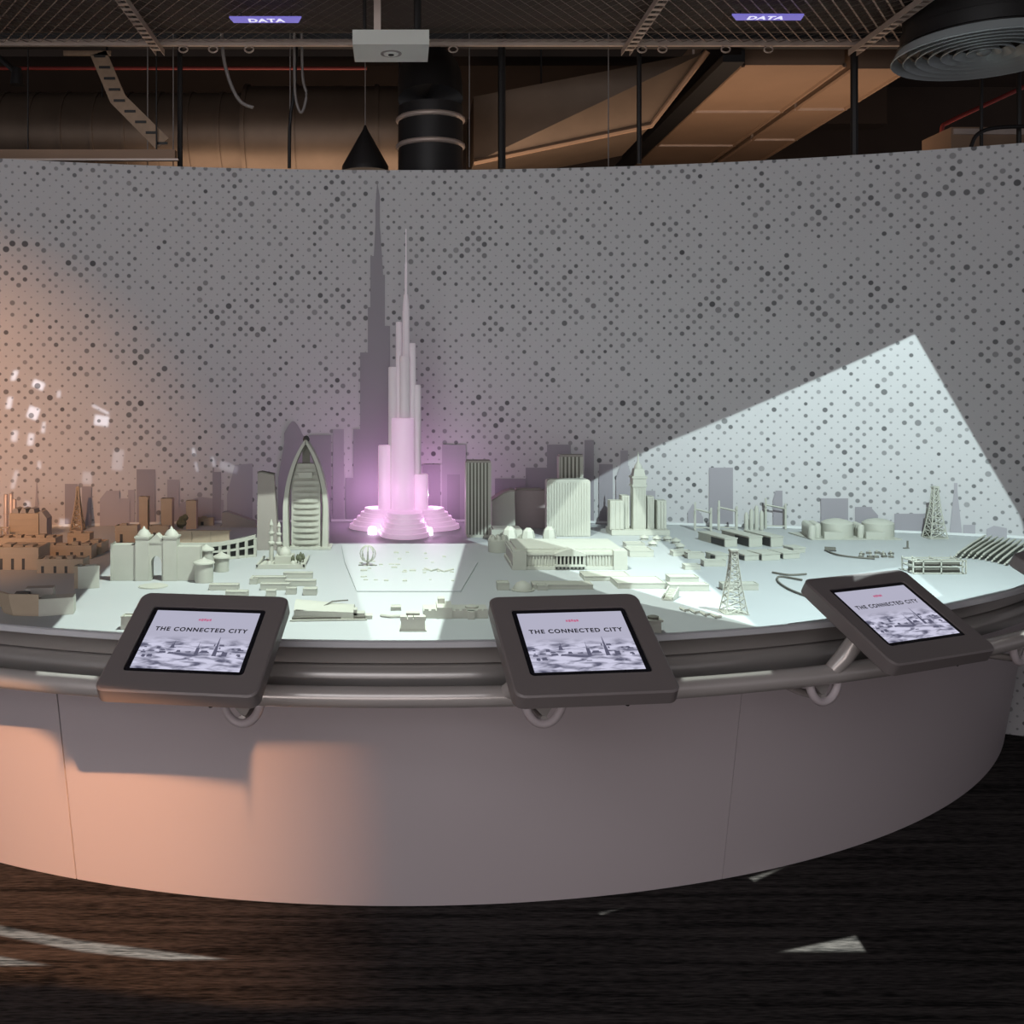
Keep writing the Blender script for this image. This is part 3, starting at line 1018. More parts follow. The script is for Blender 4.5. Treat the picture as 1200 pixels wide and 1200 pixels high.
for px, py, w_, d_, h in ((857, 641, 16, 60, 9), (886, 641, 17, 60, 11), (911, 641, 16, 56, 11), (882, 657, 20, 34, 6), (904, 657, 24, 30, 7), (928, 655, 22, 30, 6), (846, 657, 16, 22, 6), (937, 648, 16, 20, 5)):
    t, k = model('harbour_shed', 'long tall harbour shed with a dark side panel under the gantries' if h > 8 else 'short low harbour shed in front of the long tall sheds', px, py, rz=14, group='tall harbour sheds' if h > 8 else 'low harbour sheds')
    KB(k).box(-w_/2, w_/2, .6, d_, 0, h).build('shed_body', WHT, t)
    KB(k).box(-w_/2 - .8, w_/2 + .8, 0, d_ + 1, h, h + 1.2).build('roof_slab', WHT, t)
    KB(k).box(-w_/2 - .6, -w_/2 + .2, 2, d_ * .5, .6, h - 1).build('dark_side_panel', 'model_dark', t)  # near-black panel along part of the left side
t, k = model('silo_group', 'cluster of small upright silos between the gantries', 884, 622)
for x, h in ((-8, 18), (-2, 22), (4, 26), (10, 20)):
    KB(k).lathe(x, 4, [(2.6, 0), (2.6, h), (1, h + 3)], 10).build('silo', WHT, t, 40)

# tank farm
t, k = model('tank_farm', 'pair of big domed storage tanks on a plate with a row of drums', 1003, 633)
KB(k).prism([(-52, 0), (54, 0), (50, 56), (-58, 56)], 0, 1.2).build('base_plate', WHT, t)
for x in (-12, 37):
    tk = KB(k).lathe(x, 24, [(18, 1.2), (18, 17), (17, 18), (12, 20.5), (5, 22), (.5, 22.3)], 28).build('storage_tank', WHT, t, 40)
    KB(k).box(x - 24, x - 2, 2, 7, 1.2, 9).build('pump_house', WHT, t)
for i in range(7):
    KB(k).lathe(-49 + i * 1.5, 6 + i * 7, [(4.5, 1.2), (4.5, 14), (3, 16.5), (.5, 17)], 12).build('drum', WHT, t, 40)
for i in range(4):
    KB(k).lathe(-39 + i * 1.2, 16 + i * 8, [(4.5, 1.2), (4.5, 15), (3, 17.5), (.5, 18)], 12).build('drum', WHT, t, 40)
    KB(k).lathe(12 + i * 1.2, 14 + i * 8, [(4, 1.2), (4, 14), (3, 16), (.5, 17)], 12).build('drum', WHT, t, 40)

# pipework bits on the table's right side
def wire(name, pts, r, label, cat='pipe', mat=WHT):
    P_ = [T(x, y) + Vector((0, 0, r + .0008)) for x, y in pts]
    Q_ = []
    for i in range(len(P_) - 1):
        p0, p1, p2, p3 = P_[max(i-1, 0)], P_[i], P_[i+1], P_[min(i+2, len(P_)-1)]
        for j in range(5):
            u = j / 5
            Q_.append(.5 * ((2*p1) + (p2-p0)*u + (2*p0-5*p1+4*p2-p3)*u*u + (3*p1-p0-3*p2+p3)*u**3))
    Q_.append(P_[-1])
    o = MB().tube(Q_, r, 6).build(name, mat, None, 60)
    c0 = Q_[0].copy()
    for v in o.data.vertices:
        v.co -= c0
    o.location = c0
    return tag(o, label, cat)
wire('pipe_loop', [(968, 646), (980, 651), (1000, 654), (1025, 656)], .0035, 'thin curved pipeline in front of the tank farm', mat='model_groove')
wire('pipe_loop', [(905, 672), (925, 675), (945, 674)], .0035, 'straight thin pipe behind the tablet case corner', mat='model_groove')
wire('pipe_loop', [(940, 681), (914, 677), (912, 683), (925, 692), (945, 700)], .0035, 'bent thin pipe loop running under the tablet case', mat='model_groove')
t, k = model('truck_model', 'tiny dark wagon at the start of the thin pipeline', 973, 646, cat='vehicle', rz=-20)
KB(k).box(-6, 6, 0, 4, 1, 4.5).build('wagon_body', 'model_groove', t)
KB(k).box(-6.5, 6.5, -.4, 4.4, 0, 1).build('wagon_base', 'model_dark', t)
for i in range(10):
    rr = random.Random(40 + i)
    t, k = model('valve_block', 'tiny valve block in the cluster in front of the tank farm', 1010 + rr.uniform(-2, 2) + (i % 5) * 9, 650 + (i // 5) * 4 + rr.uniform(-1, 1), cat='valve', rz=rr.uniform(-30, 30), group='valve blocks by the tank farm')
    KB(k).box(-3, 3, 0, 3.5, 0, 2.2).build('valve_base', 'model_groove', t)
    KB(k).cyl(rr.uniform(-1, 1), 1.7, 2.2, 4.2, 1.1, n=8).build('valve_wheel', WHT, t)
t, k = model('signal_post', 'tiny upright post standing between the tank farm and the pipe rack', 1064, 643, cat='post')
KB(k).box(-.8, .8, 0, 1.6, 0, 9).build('post', 'model_groove', t)
KB(k).box(-5, 1.5, -.5, 2, 0, 1).build('foot', 'model_groove', t)

t, k = model('pipe_rack', 'open two-level pipe rack of thin posts and beams', 1101, 673, cat='rack')
for x in (-31, -19, 2, 27, 31):
    for y in (0, 26):
        KB(k).box(x - .7, x + .7, y - .7, y + .7, 0, 17).build('post', WHT, t)
for z in (1, 8.5, 15):
    for y in (0, 13, 26):
        KB(k).box(-31, 31, y - .7, y + .7, z - .7, z + .7).build('beam', WHT, t)
for x in (-31, -19, 2, 27, 31):
    for z in (8.5, 15):
        KB(k).box(x - .6, x + .6, 0, 26, z - .6, z + .6).build('cross_beam', WHT, t)
KB(k).box(-26, 26, 4, 22, .2, 6).build('machine_block', 'model_groove', t)
KB(k).box(-26, 26, 4, 22, 9.2, 13).build('machine_block', 'model_groove', t)

rr = random.Random(3)
base = T(1128, 652)
for i in range(26):
    u = i / 25
    p0 = T(1118 + u * 62, 655 + u * 9 - 3 * math.sin(u * 3)) 
    p1 = T(1150 + u * 58, 634 + u * 8)
    r = .0038
    z0 = .0012 + r
    lay = (i % 3)
    a = Vector((p0.x, p0.y, ZT + z0 + lay * .0095))
    b = Vector((p1.x, p1.y, ZT + z0 + lay * .0095 + .002))
    mid = (a + b) / 2 + Vector((0, 0, .003))
    m = MB().tube([a, mid, b], r, 6)
    c0 = a.copy()
    m.v = [tuple(Vector(v) - c0) for v in m.v]
    o = m.build('long_pipe', WHT, None, 60)
    o.location = c0
    tag(o, 'thin pipe in the heaped bundle beside the pipe rack', 'pipe', 'bundle of pipes')

# central plaza
t, k = model('plaza_plate', 'thin raised plaza plate with faint relief in front of the glowing tower', 474, 694, cat='plaza')
pl = [T(x, y) for x, y in ((418, 694), (540, 694), (560, 660), (545, 639), (400, 639), (404, 660))]
org = t.location
MB().prism([(p.x - org.x, p.y - org.y) for p in pl], 0, .0035).build('plate', 'table_top', t)
rr = random.Random(12)
for i in range(34):
    p = T(rr.uniform(422, 532), rr.uniform(648, 684)) - org
    s = rr.uniform(.004, .012)
    MB().box(p.x - s, p.x + s, p.y - s * .7, p.y + s * .7, .003, .0035 + rr.uniform(.002, .005)).build('relief_piece', WHT, t)
pts = [T(x, y) - org for x, y in ((498, 668), (506, 671), (513, 669), (520, 672), (531, 669))]
MB().tube([Vector((p.x, p.y, .005)) for p in pts], .004, 6).build('relief_ridge', WHT, t)
t, k = model('globe_tree', 'openwork globe-shaped tree model on the plaza', 431, 664, cat='tree')
t.location.z += .0036
KB(k).lathe(0, 0, [(2.2, 0), (1.4, 3), (1.4, 8)], 8).build('trunk', WHT, t, 40)
for i in range(8):
    a = 2 * PI * i / 8
    KB(k).tube([(math.cos(a) * 9 * math.sin(b), math.sin(a) * 9 * math.sin(b), 14 - 9.5 * math.cos(b)) for b in [PI * j / 8 for j in range(9)]], .75, 5).build('branch_hoop', WHT, t, 60)
KB(k).box(-11, 11, -2, 2, 0, .5).build('foot_cross', 'model_groove', t)

# castellated blocks in front of the plaza
t, k = model('castle_block', 'small castellated block standing near the table edge', 484, 740)
KB(k).box(-14, 14, 0, 26, 0, 14).build('block_body', WHT, t)
for x, w_ in ((-11, 4), (-3, 3), (4, 3), (11, 4)):
    KB(k).box(x - w_, x + w_, -1, 8, 12.5, 17).build('battlement', WHT, t)
KB(k).box(-8, 8, 10, 22, 14, 19).build('keep', WHT, t)
KB(k).box(-16, 16, -2, 28, 0, 1).build('foot', WHT, t)
t, k = model('long_fort', 'long castellated wall building beside the castle block', 534, 725)
KB(k).box(-38, 38, 0, 34, 0, 9).build('wall_body', WHT, t)
KB(k).box(-22, -4, -2, 36, 0, 13).build('gate_block', WHT, t)
KB(k).box(14, 22, -5, 4, 0, 9).build('buttress', WHT, t)
for x in (-34, -26, 2, 10, 28, 35):
    KB(k).box(x - 2.5, x + 2.5, 0, 3, 9, 11).build('battlement', WHT, t)
KB(k).lathe(20, 18, [(8, 9), (8, 11), (5, 12)], 14).build('round_court', WHT, t, 40)
KB(k).box(-20, -12, 20, 34, 13, 19).build('roof_hut', WHT, t)
t, k = model('wavy_wall', 'low wavy wall beside the castle block', 458, 723, cat='wall model')
KB(k).tube([(-12, 0, 1.8), (-6, -3, 1.8), (0, -6, 1.8), (6, -4, 1.8), (12, -5, 1.8)], 1.8, 6).build('wall_curve', WHT, t, 50)
flat(464, 716, 12, 12, 4, 'tiny hut behind the castle block')
flat(148, 738, 13, 16, 14, 'small cube block alone beside the tablet, near the table edge')
flat(162, 722, 6, 10, 5, 'tiny hut behind the lone cube block')

# winged terminal
t, k = model('winged_terminal', 'curved shell terminal with a sharp wing and stepped dark base', 388, 728)
def shell(x0, x1, n=10):
    vs, fs = [], []
    for i in range(n + 1):
        u = i / n
        x = x0 + (x1 - x0) * u
        for j in range(9):
            v = j / 8
            y = 4 + v * 46
            z = 5 + 13 * math.sin(PI * (.12 + .8 * v)) * (1 - .55 * u) + 2
            vs.append((x, y, z))
    for i in range(n):
        for j in range(8):
            a = i * 9 + j
            fs.append((a, a + 9, a + 10, a + 1))
    m_ = len(vs)
    vs += [(x, y, 1.0) for x, y, z in vs]
    for i in range(n):
        for j in (0, 8):
            a = i * 9 + j
            fs.append((a, a + 9, a + 9 + m_, a + m_))
    for j in range(8):
        for i in (0, n):
            a = i * 9 + j
            fs.append((a, a + 1, a + 1 + m_, a + m_))
    return vs, fs
KB(k).add(*shell(-44, 26)).build('shell_roof', WHT, t, 50)
KB(k).tube([(-42, 4, 12), (-20, 6, 10), (0, 24, 18), (18, 36, 17)], .9, 6).build('roof_seam', 'model_groove', t, 50)
KB(k).prism([(-46, 0), (40, 6), (40, 12), (-46, 6)], 0, 4).build('front_step', 'model_groove', t)
KB(k).prism([(-48, -3), (42, 3), (42, 8), (-48, 2)], 0, 1.5).build('apron', WHT, t)
for x, w_, h in ((20, 10, 11), (32, 7, 7), (42, 6, 4)):
    KB(k).box(x - w_, x + w_, 10, 24, 0, h).build('stepped_wing', WHT, t)

# walled quarter of low houses
for px, py, w_, d_, h in ((262, 692, 34, 12, 6), (277, 700, 26, 12, 6), (297, 685, 9, 22, 6), (317, 700, 11, 12, 7), (316, 684, 38, 10, 7), (322, 692, 34, 10, 7), (349, 678, 34, 9, 6), (352, 687, 36, 9, 6), (363, 698, 16, 14, 7), (341, 697, 12, 10, 7)):
    flat(px, py, w_, d_, h, 'long bar-shaped courtyard house in front of the mosque' if w_ > 20 else 'small cube-shaped courtyard house among the long bars', 'long courtyard houses' if w_ > 20 else 'cube courtyard houses')

# gate
t, k = model('arched_gate', 'twin-towered fort gate with an arched opening and long walls', 182, 681)
KB(k).box(-51, -23, 2, 16, 0, 42).build('side_wall', WHT, t)
KB(k).box(25, 52, 2, 16, 0, 40).build('side_wall', WHT, t)
KB(k).box(-53, -51, 1, 17, 0, 44).build('wall_end', WHT, t)
for x in (-15.5, 17):
    tw = KB(k).box(x - 8, x + 8, 0, 18, 0, 50).build('gate_tower', WHT, t)
    KB(k).box(x - 9, x + 9, -1, 19, 50, 52).build('tower_cornice', WHT, tw)
    KB(k).lathe(x, 9, [(8.5, 52), (8, 54), (5, 58), (2, 60), (.6, 63)], 12).build('tower_dome', WHT, tw, 40)
arch = [(-7.5, 0), (-5.5, 0)] + [(0.8 - 6.3 * math.cos(a), 20 + 9 * math.sin(a)) for a in [PI * i / 10 for i in range(11)]] + [(7.1, 0), (9, 0), (9, 44), (-7.5, 44)]
KB(k).front(arch, 1.5, 15).build('arch_block', WHT, t)
KB(k).front([(-8, 46), (9.5, 46), (.8, 55)], 1, 16).build('gable', WHT, t)
KB(k).box(-8.5, 10, .6, 16, 44, 46).build('arch_cornice', WHT, t)
t, k = model('round_plate', 'thin round plate lying before the arched gate', 176, 690, cat='plate')
KB(k).lathe(0, 14, [(16, 0), (16, 1), (13, 1.6), (1, 1.8)], 24).build('disc', WHT, t, 40)
KB(k).lathe(0, 14, [(17.5, 0), (17.5, .5)], 24).build('rim', WHT, t, 40)
for px, py, r, h, lb in ((237, 684, 11, 26, 'round corner kiosk with a tent roof at the end of the gate wall'), (240, 676, 8, 34, 'taller round kiosk behind the corner kiosk'), (258, 671, 9, 20, 'short plain kiosk next to the colonnade')):
    t, k = model('round_kiosk', lb, px, py)
    KB(k).lathe(0, r, [(r, 0), (r, h - 4)], 16).build('kiosk_wall', WHT, t, 40)
    KB(k).lathe(0, r, [(r + 2, h - 4), (r + 1.5, h - 2.5), (2, h + 1.5), (.5, h + 3)], 16).build('kiosk_roof', WHT, t, 40)

# curved colonnade
t, k = model('curved_colonnade', 'curved two-storey colonnade sweeping back from the gate wall', 262, 658)
path = [(-54 + 9.6 * i, 6 - 2 + 34 * max(0, (i - 3) / 6) ** 1.6 * .8, 20 + 6 * max(0, (i - 4) / 5) ** 1.5) for i in range(10)]
for i in range(9):
    (x0, y0, h0), (x1, y1, h1) = path[i], path[i+1]
    def seg(z0a, z0b, z1a, z1b, dy0, dy1):
        return KB(k).add([(x0, y0 + dy0, z0a), (x1, y1 + dy0, z0b), (x1, y1 + dy1, z0b), (x0, y0 + dy1, z0a), (x0, y0 + dy0, z1a), (x1, y1 + dy0, z1b), (x1, y1 + dy1, z1b), (x0, y0 + dy1, z1a)],
                         [(3, 2, 1, 0), (4, 5, 6, 7), (0, 1, 5, 4), (1, 2, 6, 5), (2, 3, 7, 6), (3, 0, 4, 7)])
    seg(h0 - 4, h1 - 4, h0, h1, -.5, 9).build('roof_band', WHT, t)
    seg(h0 / 2 - 1.5, h1 / 2 - 1.5, h0 / 2 + .8, h1 / 2 + .8, 0, 3).build('floor_band', WHT, t)
    seg(0, 0, 2.5, 2.5, 0, 5).build('sill_band', WHT, t)
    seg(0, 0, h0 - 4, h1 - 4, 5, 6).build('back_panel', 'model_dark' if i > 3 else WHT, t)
for x, y, h in path:
    KB(k).box(x - 1.7, x + 1.7, y - .3, y + 5, 0, h - 3.5).build('pier', WHT, t)

# low brown wall behind and small blocks on the warm side
t, k = model('panel_wall', 'long low brown panel wall behind the colonnade', 236, 640, cat='wall model')
for i in range(3):
    KB(k).box(-33 + i * 22, -11.4 + i * 22, 0, 4, 0, 17).build('panel', 'model_brown', t)
KB(k).box(-34, 34, -1, 5, 17, 18).build('coping', 'model_brown', t)
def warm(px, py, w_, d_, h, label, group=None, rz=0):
    t = flat(px, py, w_, d_, h, label, group, rz, 'model_brown', 'model_block')
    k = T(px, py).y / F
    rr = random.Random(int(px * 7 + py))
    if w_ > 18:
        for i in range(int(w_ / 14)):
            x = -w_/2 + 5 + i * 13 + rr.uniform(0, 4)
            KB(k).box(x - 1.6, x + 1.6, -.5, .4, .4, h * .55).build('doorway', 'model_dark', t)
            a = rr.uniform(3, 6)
            KB(k).box(x - a + 2, x + a + 2, d_ * .3, d_ * .75, h, h + rr.uniform(2, 5)).build('roof_hut', 'model_brown', t)
        KB(k).box(-w_/2 - .4, w_/2 + .4, -.5, .6, h * .66, h * .74).build('string_course', 'model_brown', t)
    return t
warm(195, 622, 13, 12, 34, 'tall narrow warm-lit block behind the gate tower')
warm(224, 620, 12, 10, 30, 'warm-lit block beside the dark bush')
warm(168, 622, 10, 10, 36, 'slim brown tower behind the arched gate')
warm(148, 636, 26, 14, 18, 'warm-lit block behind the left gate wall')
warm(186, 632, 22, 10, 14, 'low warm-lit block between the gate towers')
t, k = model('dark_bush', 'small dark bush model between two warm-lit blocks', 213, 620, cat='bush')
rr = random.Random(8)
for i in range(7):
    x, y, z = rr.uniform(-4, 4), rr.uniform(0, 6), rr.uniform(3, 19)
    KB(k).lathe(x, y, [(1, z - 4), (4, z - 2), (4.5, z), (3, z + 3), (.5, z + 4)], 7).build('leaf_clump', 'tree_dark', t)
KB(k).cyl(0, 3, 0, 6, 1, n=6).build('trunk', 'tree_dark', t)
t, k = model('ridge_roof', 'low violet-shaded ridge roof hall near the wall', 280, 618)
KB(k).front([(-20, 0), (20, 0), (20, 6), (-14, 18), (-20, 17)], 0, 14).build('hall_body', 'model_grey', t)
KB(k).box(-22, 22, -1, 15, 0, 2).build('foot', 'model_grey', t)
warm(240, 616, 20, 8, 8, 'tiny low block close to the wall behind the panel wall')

# leaning tower beside the sail hotel
t, k = model('leaning_slab', 'plain brown slab tower with slanted sides behind the small mosque', 312, 645)
KB(k).front([(-11, 0), (14, 0), (9, 88), (-6, 91), (-10, 90)], 0, 12).build('tower_body', 'model_grey', t)
KB(k).front([(-10.5, 90), (-6, 91), (9, 88), (9, 89.5), (-6, 92.5), (-10.5, 91.5)], -.6, 12.6).build('roof_edge', 'model_groove', t)

# mosque
t, k = model('mosque', 'small mosque with twin minarets and domes on a walled platform', 329, 667)
KB(k).prism([(-29, 0), (29, 0), (26, 70), (-24, 70)], 0, 2).build('platform', WHT, t)
for a in ((-29, 29, 0, 2), (-29, -27, 0, 68), (26, 28, 0, 68)):
    KB(k).box(*a, 2, 5).build('platform_wall', WHT, t)
KB(k).box(-10, 12, 22, 48, 2, 11).build('prayer_hall', WHT, t)
KB(k).lathe(1, 34, [(8, 11), (8, 13), (6.5, 17), (3, 19.5), (.5, 21.5)], 14).build('dome', WHT, t, 40)
for x, y in ((-15, 12), (13, 14)):
    KB(k).lathe(x, y, [(4, 2), (3.6, 5), (1, 7.5)], 10).build('small_dome', WHT, t, 40)
for x, y, h in ((-16, 40, 52), (-7.5, 46, 49)):
    KB(k).lathe(x, y, [(2.8, 2), (2.6, h*.42), (4.2, h*.45), (4.2, h*.49), (2.4, h*.51), (2.2, h*.66), (3.6, h*.69), (3.6, h*.72), (1.8, h*.74), (1.7, h*.86), (2.6, h*.89), (.4, h*1.02)], 10).build('minaret', WHT, t, 30)
for x, y in ((12, 20), (17, 28), (21, 18), (23, 34), (19, 44)):
    tr_ = KB(k).cyl(x, y, 2, 6, .6, n=6).build('tree_trunk', 'tree_dark', t)
    KB(k).lathe(x, y, [(.8, 5), (2.4, 7), (2.2, 10), (.4, 13)], 7).build('tree_crown', 'tree_dark', tr_)

# sail hotel
t, k = model('sail_hotel', 'sail-shaped hotel tower with curved side frames and banded front', 358, 644)
def side(u):      # half width of the sail at height u*130
    return 26.5 * (1 - max(0, u - .34) ** 1.9 / (.66 ** 1.9)) ** .82 if u < 1 else 0
N_ = 16
out = [(side(i / N_) * .66, i / N_ * 106 * 1.0) for i in range(N_ + 1)]
body = [(min(17, side(z / 130) - 6 if side(z / 130) > 7 else 1), z) for z in [i * 5 for i in range(21)]]
KB(k).front([(x, z) for x, z in body] + [(-x, z) for x, z in body[::-1]], 5, 20).build('atrium_wall', WHT, t)
for i in range(13):
    z = 6 + i * 7
    hw = min(15, side((z + 3) / 130) - 7)
    if hw < 3:
        continue
    n = 8
    pts = [(-hw + 2 * hw * j / n, 4.5 - 3.5 * math.sin(PI * j / n)) for j in range(n + 1)]
    KB(k).prism(pts + [(hw, 7), (-hw, 7)], z, z + 4).build('floor_band', WHT, t)
for s in (-1, 1):
    vs, fs = [], []
    for i in range(27):
        u = i / 26
        z = u * 128
        xo = max(side(u), 1.2)
        xi = max(xo - 7 + 3.5 * u, .2)
        vs += [(s * xo, 0, z), (s * xi, 0, z), (s * xi, 22, z), (s * xo, 22, z)]
    for i in range(26):
        for q in range(4):
            a, b = 4*i + q, 4*i + (q+1) % 4
            fs.append((a, b, b + 4, a + 4))
    fs += [(0, 3, 2, 1), (104, 105, 106, 107)]
    fr_ = KB(k).add(vs, fs).build('side_frame', WHT, t, 40)
    KB(k).tube([(s * (max(side(u), 1.2) - 7.5 + 3.5 * u), 1.2, u * 128) for u in [i / 20 * .93 for i in range(21)]], .9, 5).build('frame_groove', 'model_groove', fr_)
KB(k).lathe(0, 10, [(3.5, 126), (4, 129), (2.5, 132), (.5, 133)], 10).build('crown', 'model_dark', t, 40)
KB(k).box(-4.5, 4.5, 8, 10, 78, 122).build('upper_recess', 'model_groove', t)
KB(k).box(-8, 8, -1, 8, 84, 90).build('sky_deck', WHT, t)
KB(k).box(-30, 30, -3, 26, 0, 3).build('island_base', WHT, t)

# warm-lit quarter at the end of the table
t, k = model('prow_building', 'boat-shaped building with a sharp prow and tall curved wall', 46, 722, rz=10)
KB(k).prism([(-44, 24), (-30, 6), (0, -2), (2, 22), (-16, 44), (-44, 44)], 0, 17, [(-52, 26), (-34, 4), (0, -4), (2, 22), (-16, 44), (-50, 46)]).build('hull_body', 'model_brown', t)
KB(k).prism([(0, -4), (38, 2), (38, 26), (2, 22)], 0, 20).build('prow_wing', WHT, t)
KB(k).prism([(-52, 26), (-34, 4), (0, -4), (0, -1), (-32, 7), (-48, 28)], 17, 26, [(-54, 26), (-35, 3), (0, -5), (0, -2), (-33, 6), (-50, 28)]).build('curved_parapet', 'model_brown', t)
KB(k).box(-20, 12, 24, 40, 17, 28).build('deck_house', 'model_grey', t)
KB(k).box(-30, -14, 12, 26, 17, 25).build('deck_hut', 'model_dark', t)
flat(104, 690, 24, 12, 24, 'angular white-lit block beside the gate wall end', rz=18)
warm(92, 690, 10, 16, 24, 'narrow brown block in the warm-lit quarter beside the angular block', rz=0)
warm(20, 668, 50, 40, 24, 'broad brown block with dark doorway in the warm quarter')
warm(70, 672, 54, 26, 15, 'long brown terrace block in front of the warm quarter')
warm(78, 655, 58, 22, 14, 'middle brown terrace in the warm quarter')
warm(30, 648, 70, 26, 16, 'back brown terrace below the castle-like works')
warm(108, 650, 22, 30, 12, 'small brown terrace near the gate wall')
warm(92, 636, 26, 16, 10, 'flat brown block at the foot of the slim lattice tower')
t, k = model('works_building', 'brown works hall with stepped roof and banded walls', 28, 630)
KB(k).box(-17, 17, 0, 22, 0, 28).build('hall_body', 'model_brown', t)
for z in (6, 13, 20):
    KB(k).box(-17.5, 17.5, -.6, 22.5, z, z + 1.6).build('wall_band', 'model_brown', t)
for x in (-11, -2, 8):
    KB(k).front([(x - 4, 28), (x + 4, 28), (x + 3, 33), (x - 1, 34)], 2, 20).build('roof_vent', 'model_grey', t)
KB(k).front([(17, 0), (26, 0), (26, 22), (20, 30), (17, 30)], 2, 20).build('annex', 'model_grey', t)
for i, (px, h) in enumerate(((7, 46), (13, 48), (17, 42))):
    t, k = model('chimney_stack', ('middle-height chimney cylinder of the brown works', 'tallest chimney cylinder of the brown works', 'shortest chimney cylinder of the brown works')[i], px, 626 + i, group='chimneys of the works', cat='chimney')
    KB(k).lathe(0, 0, [(2.6, 0), (2.4, h), (1.6, h + 1)], 12).build('stack', 'galvanised', t, 40)
    KB(k).lathe(0, 0, [(3.0, h * .5), (3.0, h * .5 + 1.5)], 12).build('ring_band', 'galvanised', t, 40)
t, k = model('pylon_frame', 'small cross-braced frame in front of the chimneys', 6, 632, cat='frame')
for x in (-5, 5):
    KB(k).box(x - .6, x + .6, -.6, .6, 0, 14).build('post', 'model_brown', t)
KB(k).bar((-5, 0, 1), (5, 0, 13), .5).build('brace', 'model_brown', t)
KB(k).bar((5, 0, 1), (-5, 0, 13), .5).build('brace', 'model_brown', t)
KB(k).box(-5.5, 5.5, -.6, .6, 13, 14.5).build('top_beam', 'model_brown', t)

# ------------------------------------------------------------------ open ceiling
c = MB().box(-7, 7, -3, 10, 4.3, 4.35).build('ceiling', 'dark_brown')
struct(c)
struct(MB().box(-7, 7, 9.6, 9.7, 0, 4.3).build('wall_far', 'dark_brown'))
ZM = 3.2
def mesh_panel():
    mb = MB()
    px_, py_ = 0.030, 0.042
    y = 3.9
    j = 0
    while y < 5.08:
        n = int(5.6 / px_)
        x0 = -2.5
        vs = []
        for i in range(n + 1):
            s = 1 if (i + j) % 2 else -1
            for dz, dy in ((0, -.011), (.008, .011)):
                vs.append((x0 + i * px_, y + s * py_ * .5 + dy, ZM + dz))
        mb.add(vs, [(2*i, 2*i+2, 2*i+3, 2*i+1) for i in range(n)])
        y += py_ * 1.02
        j += 1
    r = thing('mesh_ceiling_panel', 'expanded metal mesh ceiling panel above the exhibit', 'ceiling panel', (0, 4.5, ZM))
    mb.v = [(x, y - 4.5, z - ZM) for x, y, z in mb.v]
    o = mb.build('mesh_strands', 'galvanised', r)
    o['kind'] = 'stuff'
    e = MB().box(-2.5, 3.1, 5.08 - 4.5, 5.10 - 4.5, -.012, .02)
    e.box(-2.5, 3.1, -.62, -.60, -.012, .02)
    e.build('edge_frame', 'galvanised', r)
    MB().box(-2.5, 3.1, -.6, .58, .05, .06).build('void_sheet', 'void_dark', r)  # added sheet, coloured for the dark void seen through the mesh
    for x in (-2.3, 0, 2.8):
        for yy in (-.5, .5):
            MB().cyl(x, yy, .06, 4.3 - ZM, .006, n=6).build('hanger_rod', 'black_metal', r)
    return r
mesh_panel()

def strut(X, y0, y1, z, label):
    t = thing('slotted_strut', label, 'strut', (X, y0, z), 0, 'slotted struts under the mesh')
    w_, L = .022, y1 - y0
    mb = MB().box(-w_, -w_ + .003, 0, L, -.03, .0).box(w_ - .003, w_, 0, L, -.03, .0)
    mb.build('flange', 'galvanised', t)
    n = int(L / .06)
    for i in range(n):
        s = i * .06
        MB().box(-w_ + .003, w_ - .003, s, s + .025, -.03, -.027).build('web', 'galvanised', t)
    MB().box(-w_ + .003, w_ - .003, 0, L, -.004, 0).build('shadow_strip', 'black_metal', t)
strut(-1.20, 3.9, 5.14, ZM - .014, 'perforated metal strut under the mesh, beside the bent cable tray')
strut(1.135, 3.9, 5.14, ZM - .014, 'perforated metal strut under the mesh, above the wide tapering duct')
strut(2.275, 3.9, 5.14, ZM - .014, 'perforated metal strut under the mesh, beside the round air diffuser')

for px, lb in ((215, 'beside the thick black post'), (250, 'beside the dangling cable end'), (292, 'between the dangling and the looped cable'), (531, 'beside the elbow duct'), (752, 'beside the strut over the tapering duct'), (776, 'along from the strut over the tapering duct'), (850, 'over the black angle beam'), (900, 'over the brown rectangular duct')):
    Y = 5.1
    p = at(px, 50, Y)
    pts = [(.022 * math.cos(2*PI*k/12), 0, .016 * math.sin(2*PI*k/12)) for k in range(12)]
    o = MB().tube(pts, .0045, 6, True).build('cable_ring', 'galvanised', None, 60)
    o.location = (p.x, 5.094, ZM - .014 - .012)
    tag(o, 'small metal ring under the mesh ceiling edge, ' + lb, 'ring', 'rings under the mesh edge')

def data_light_strip(px, py, wpx, skew, label):  # glowing strip added where DATA is projected onto the mesh
    Y = 1.662 * F / (CY - py) - .0
    z = ZM - .035
    p = at(px, py, (z - EYE) * F / (CY - py))
    k = p.y / F
    t = thing('data_light_strip', label, 'light strip', p, 0, 'glowing strips for projected light under the mesh')
    w_ = wpx * k / 2
    MB().prism([(-w_, -.032), (w_, -.032), (w_ - .02 + skew, .032), (-w_ + .01 + skew, .032)], .0, .008).build('lit_strip', 'strip_blue', t)
    me = text_mesh('DATA', .058, 'strip_letter', 1.1)
    o = inst('letters', me, t, (0, 0, -.001), (PI, 0, 0))
    o.scale = (1, -1, 1)
    o.rotation_euler = (0, 0, 0)
    for s in (-.7, .7):
        MB().cyl(w_ * s, 0, .008, .034, .003, n=6).build('clip', 'black_metal', t)
data_light_strip(312, 24, 84, 0, 'glowing blue DATA strip for projected light under the mesh, near the dangling cable')
data_light_strip(897, 21, 84, .03, 'glowing blue DATA strip for projected light under the mesh, near the round air diffuser')

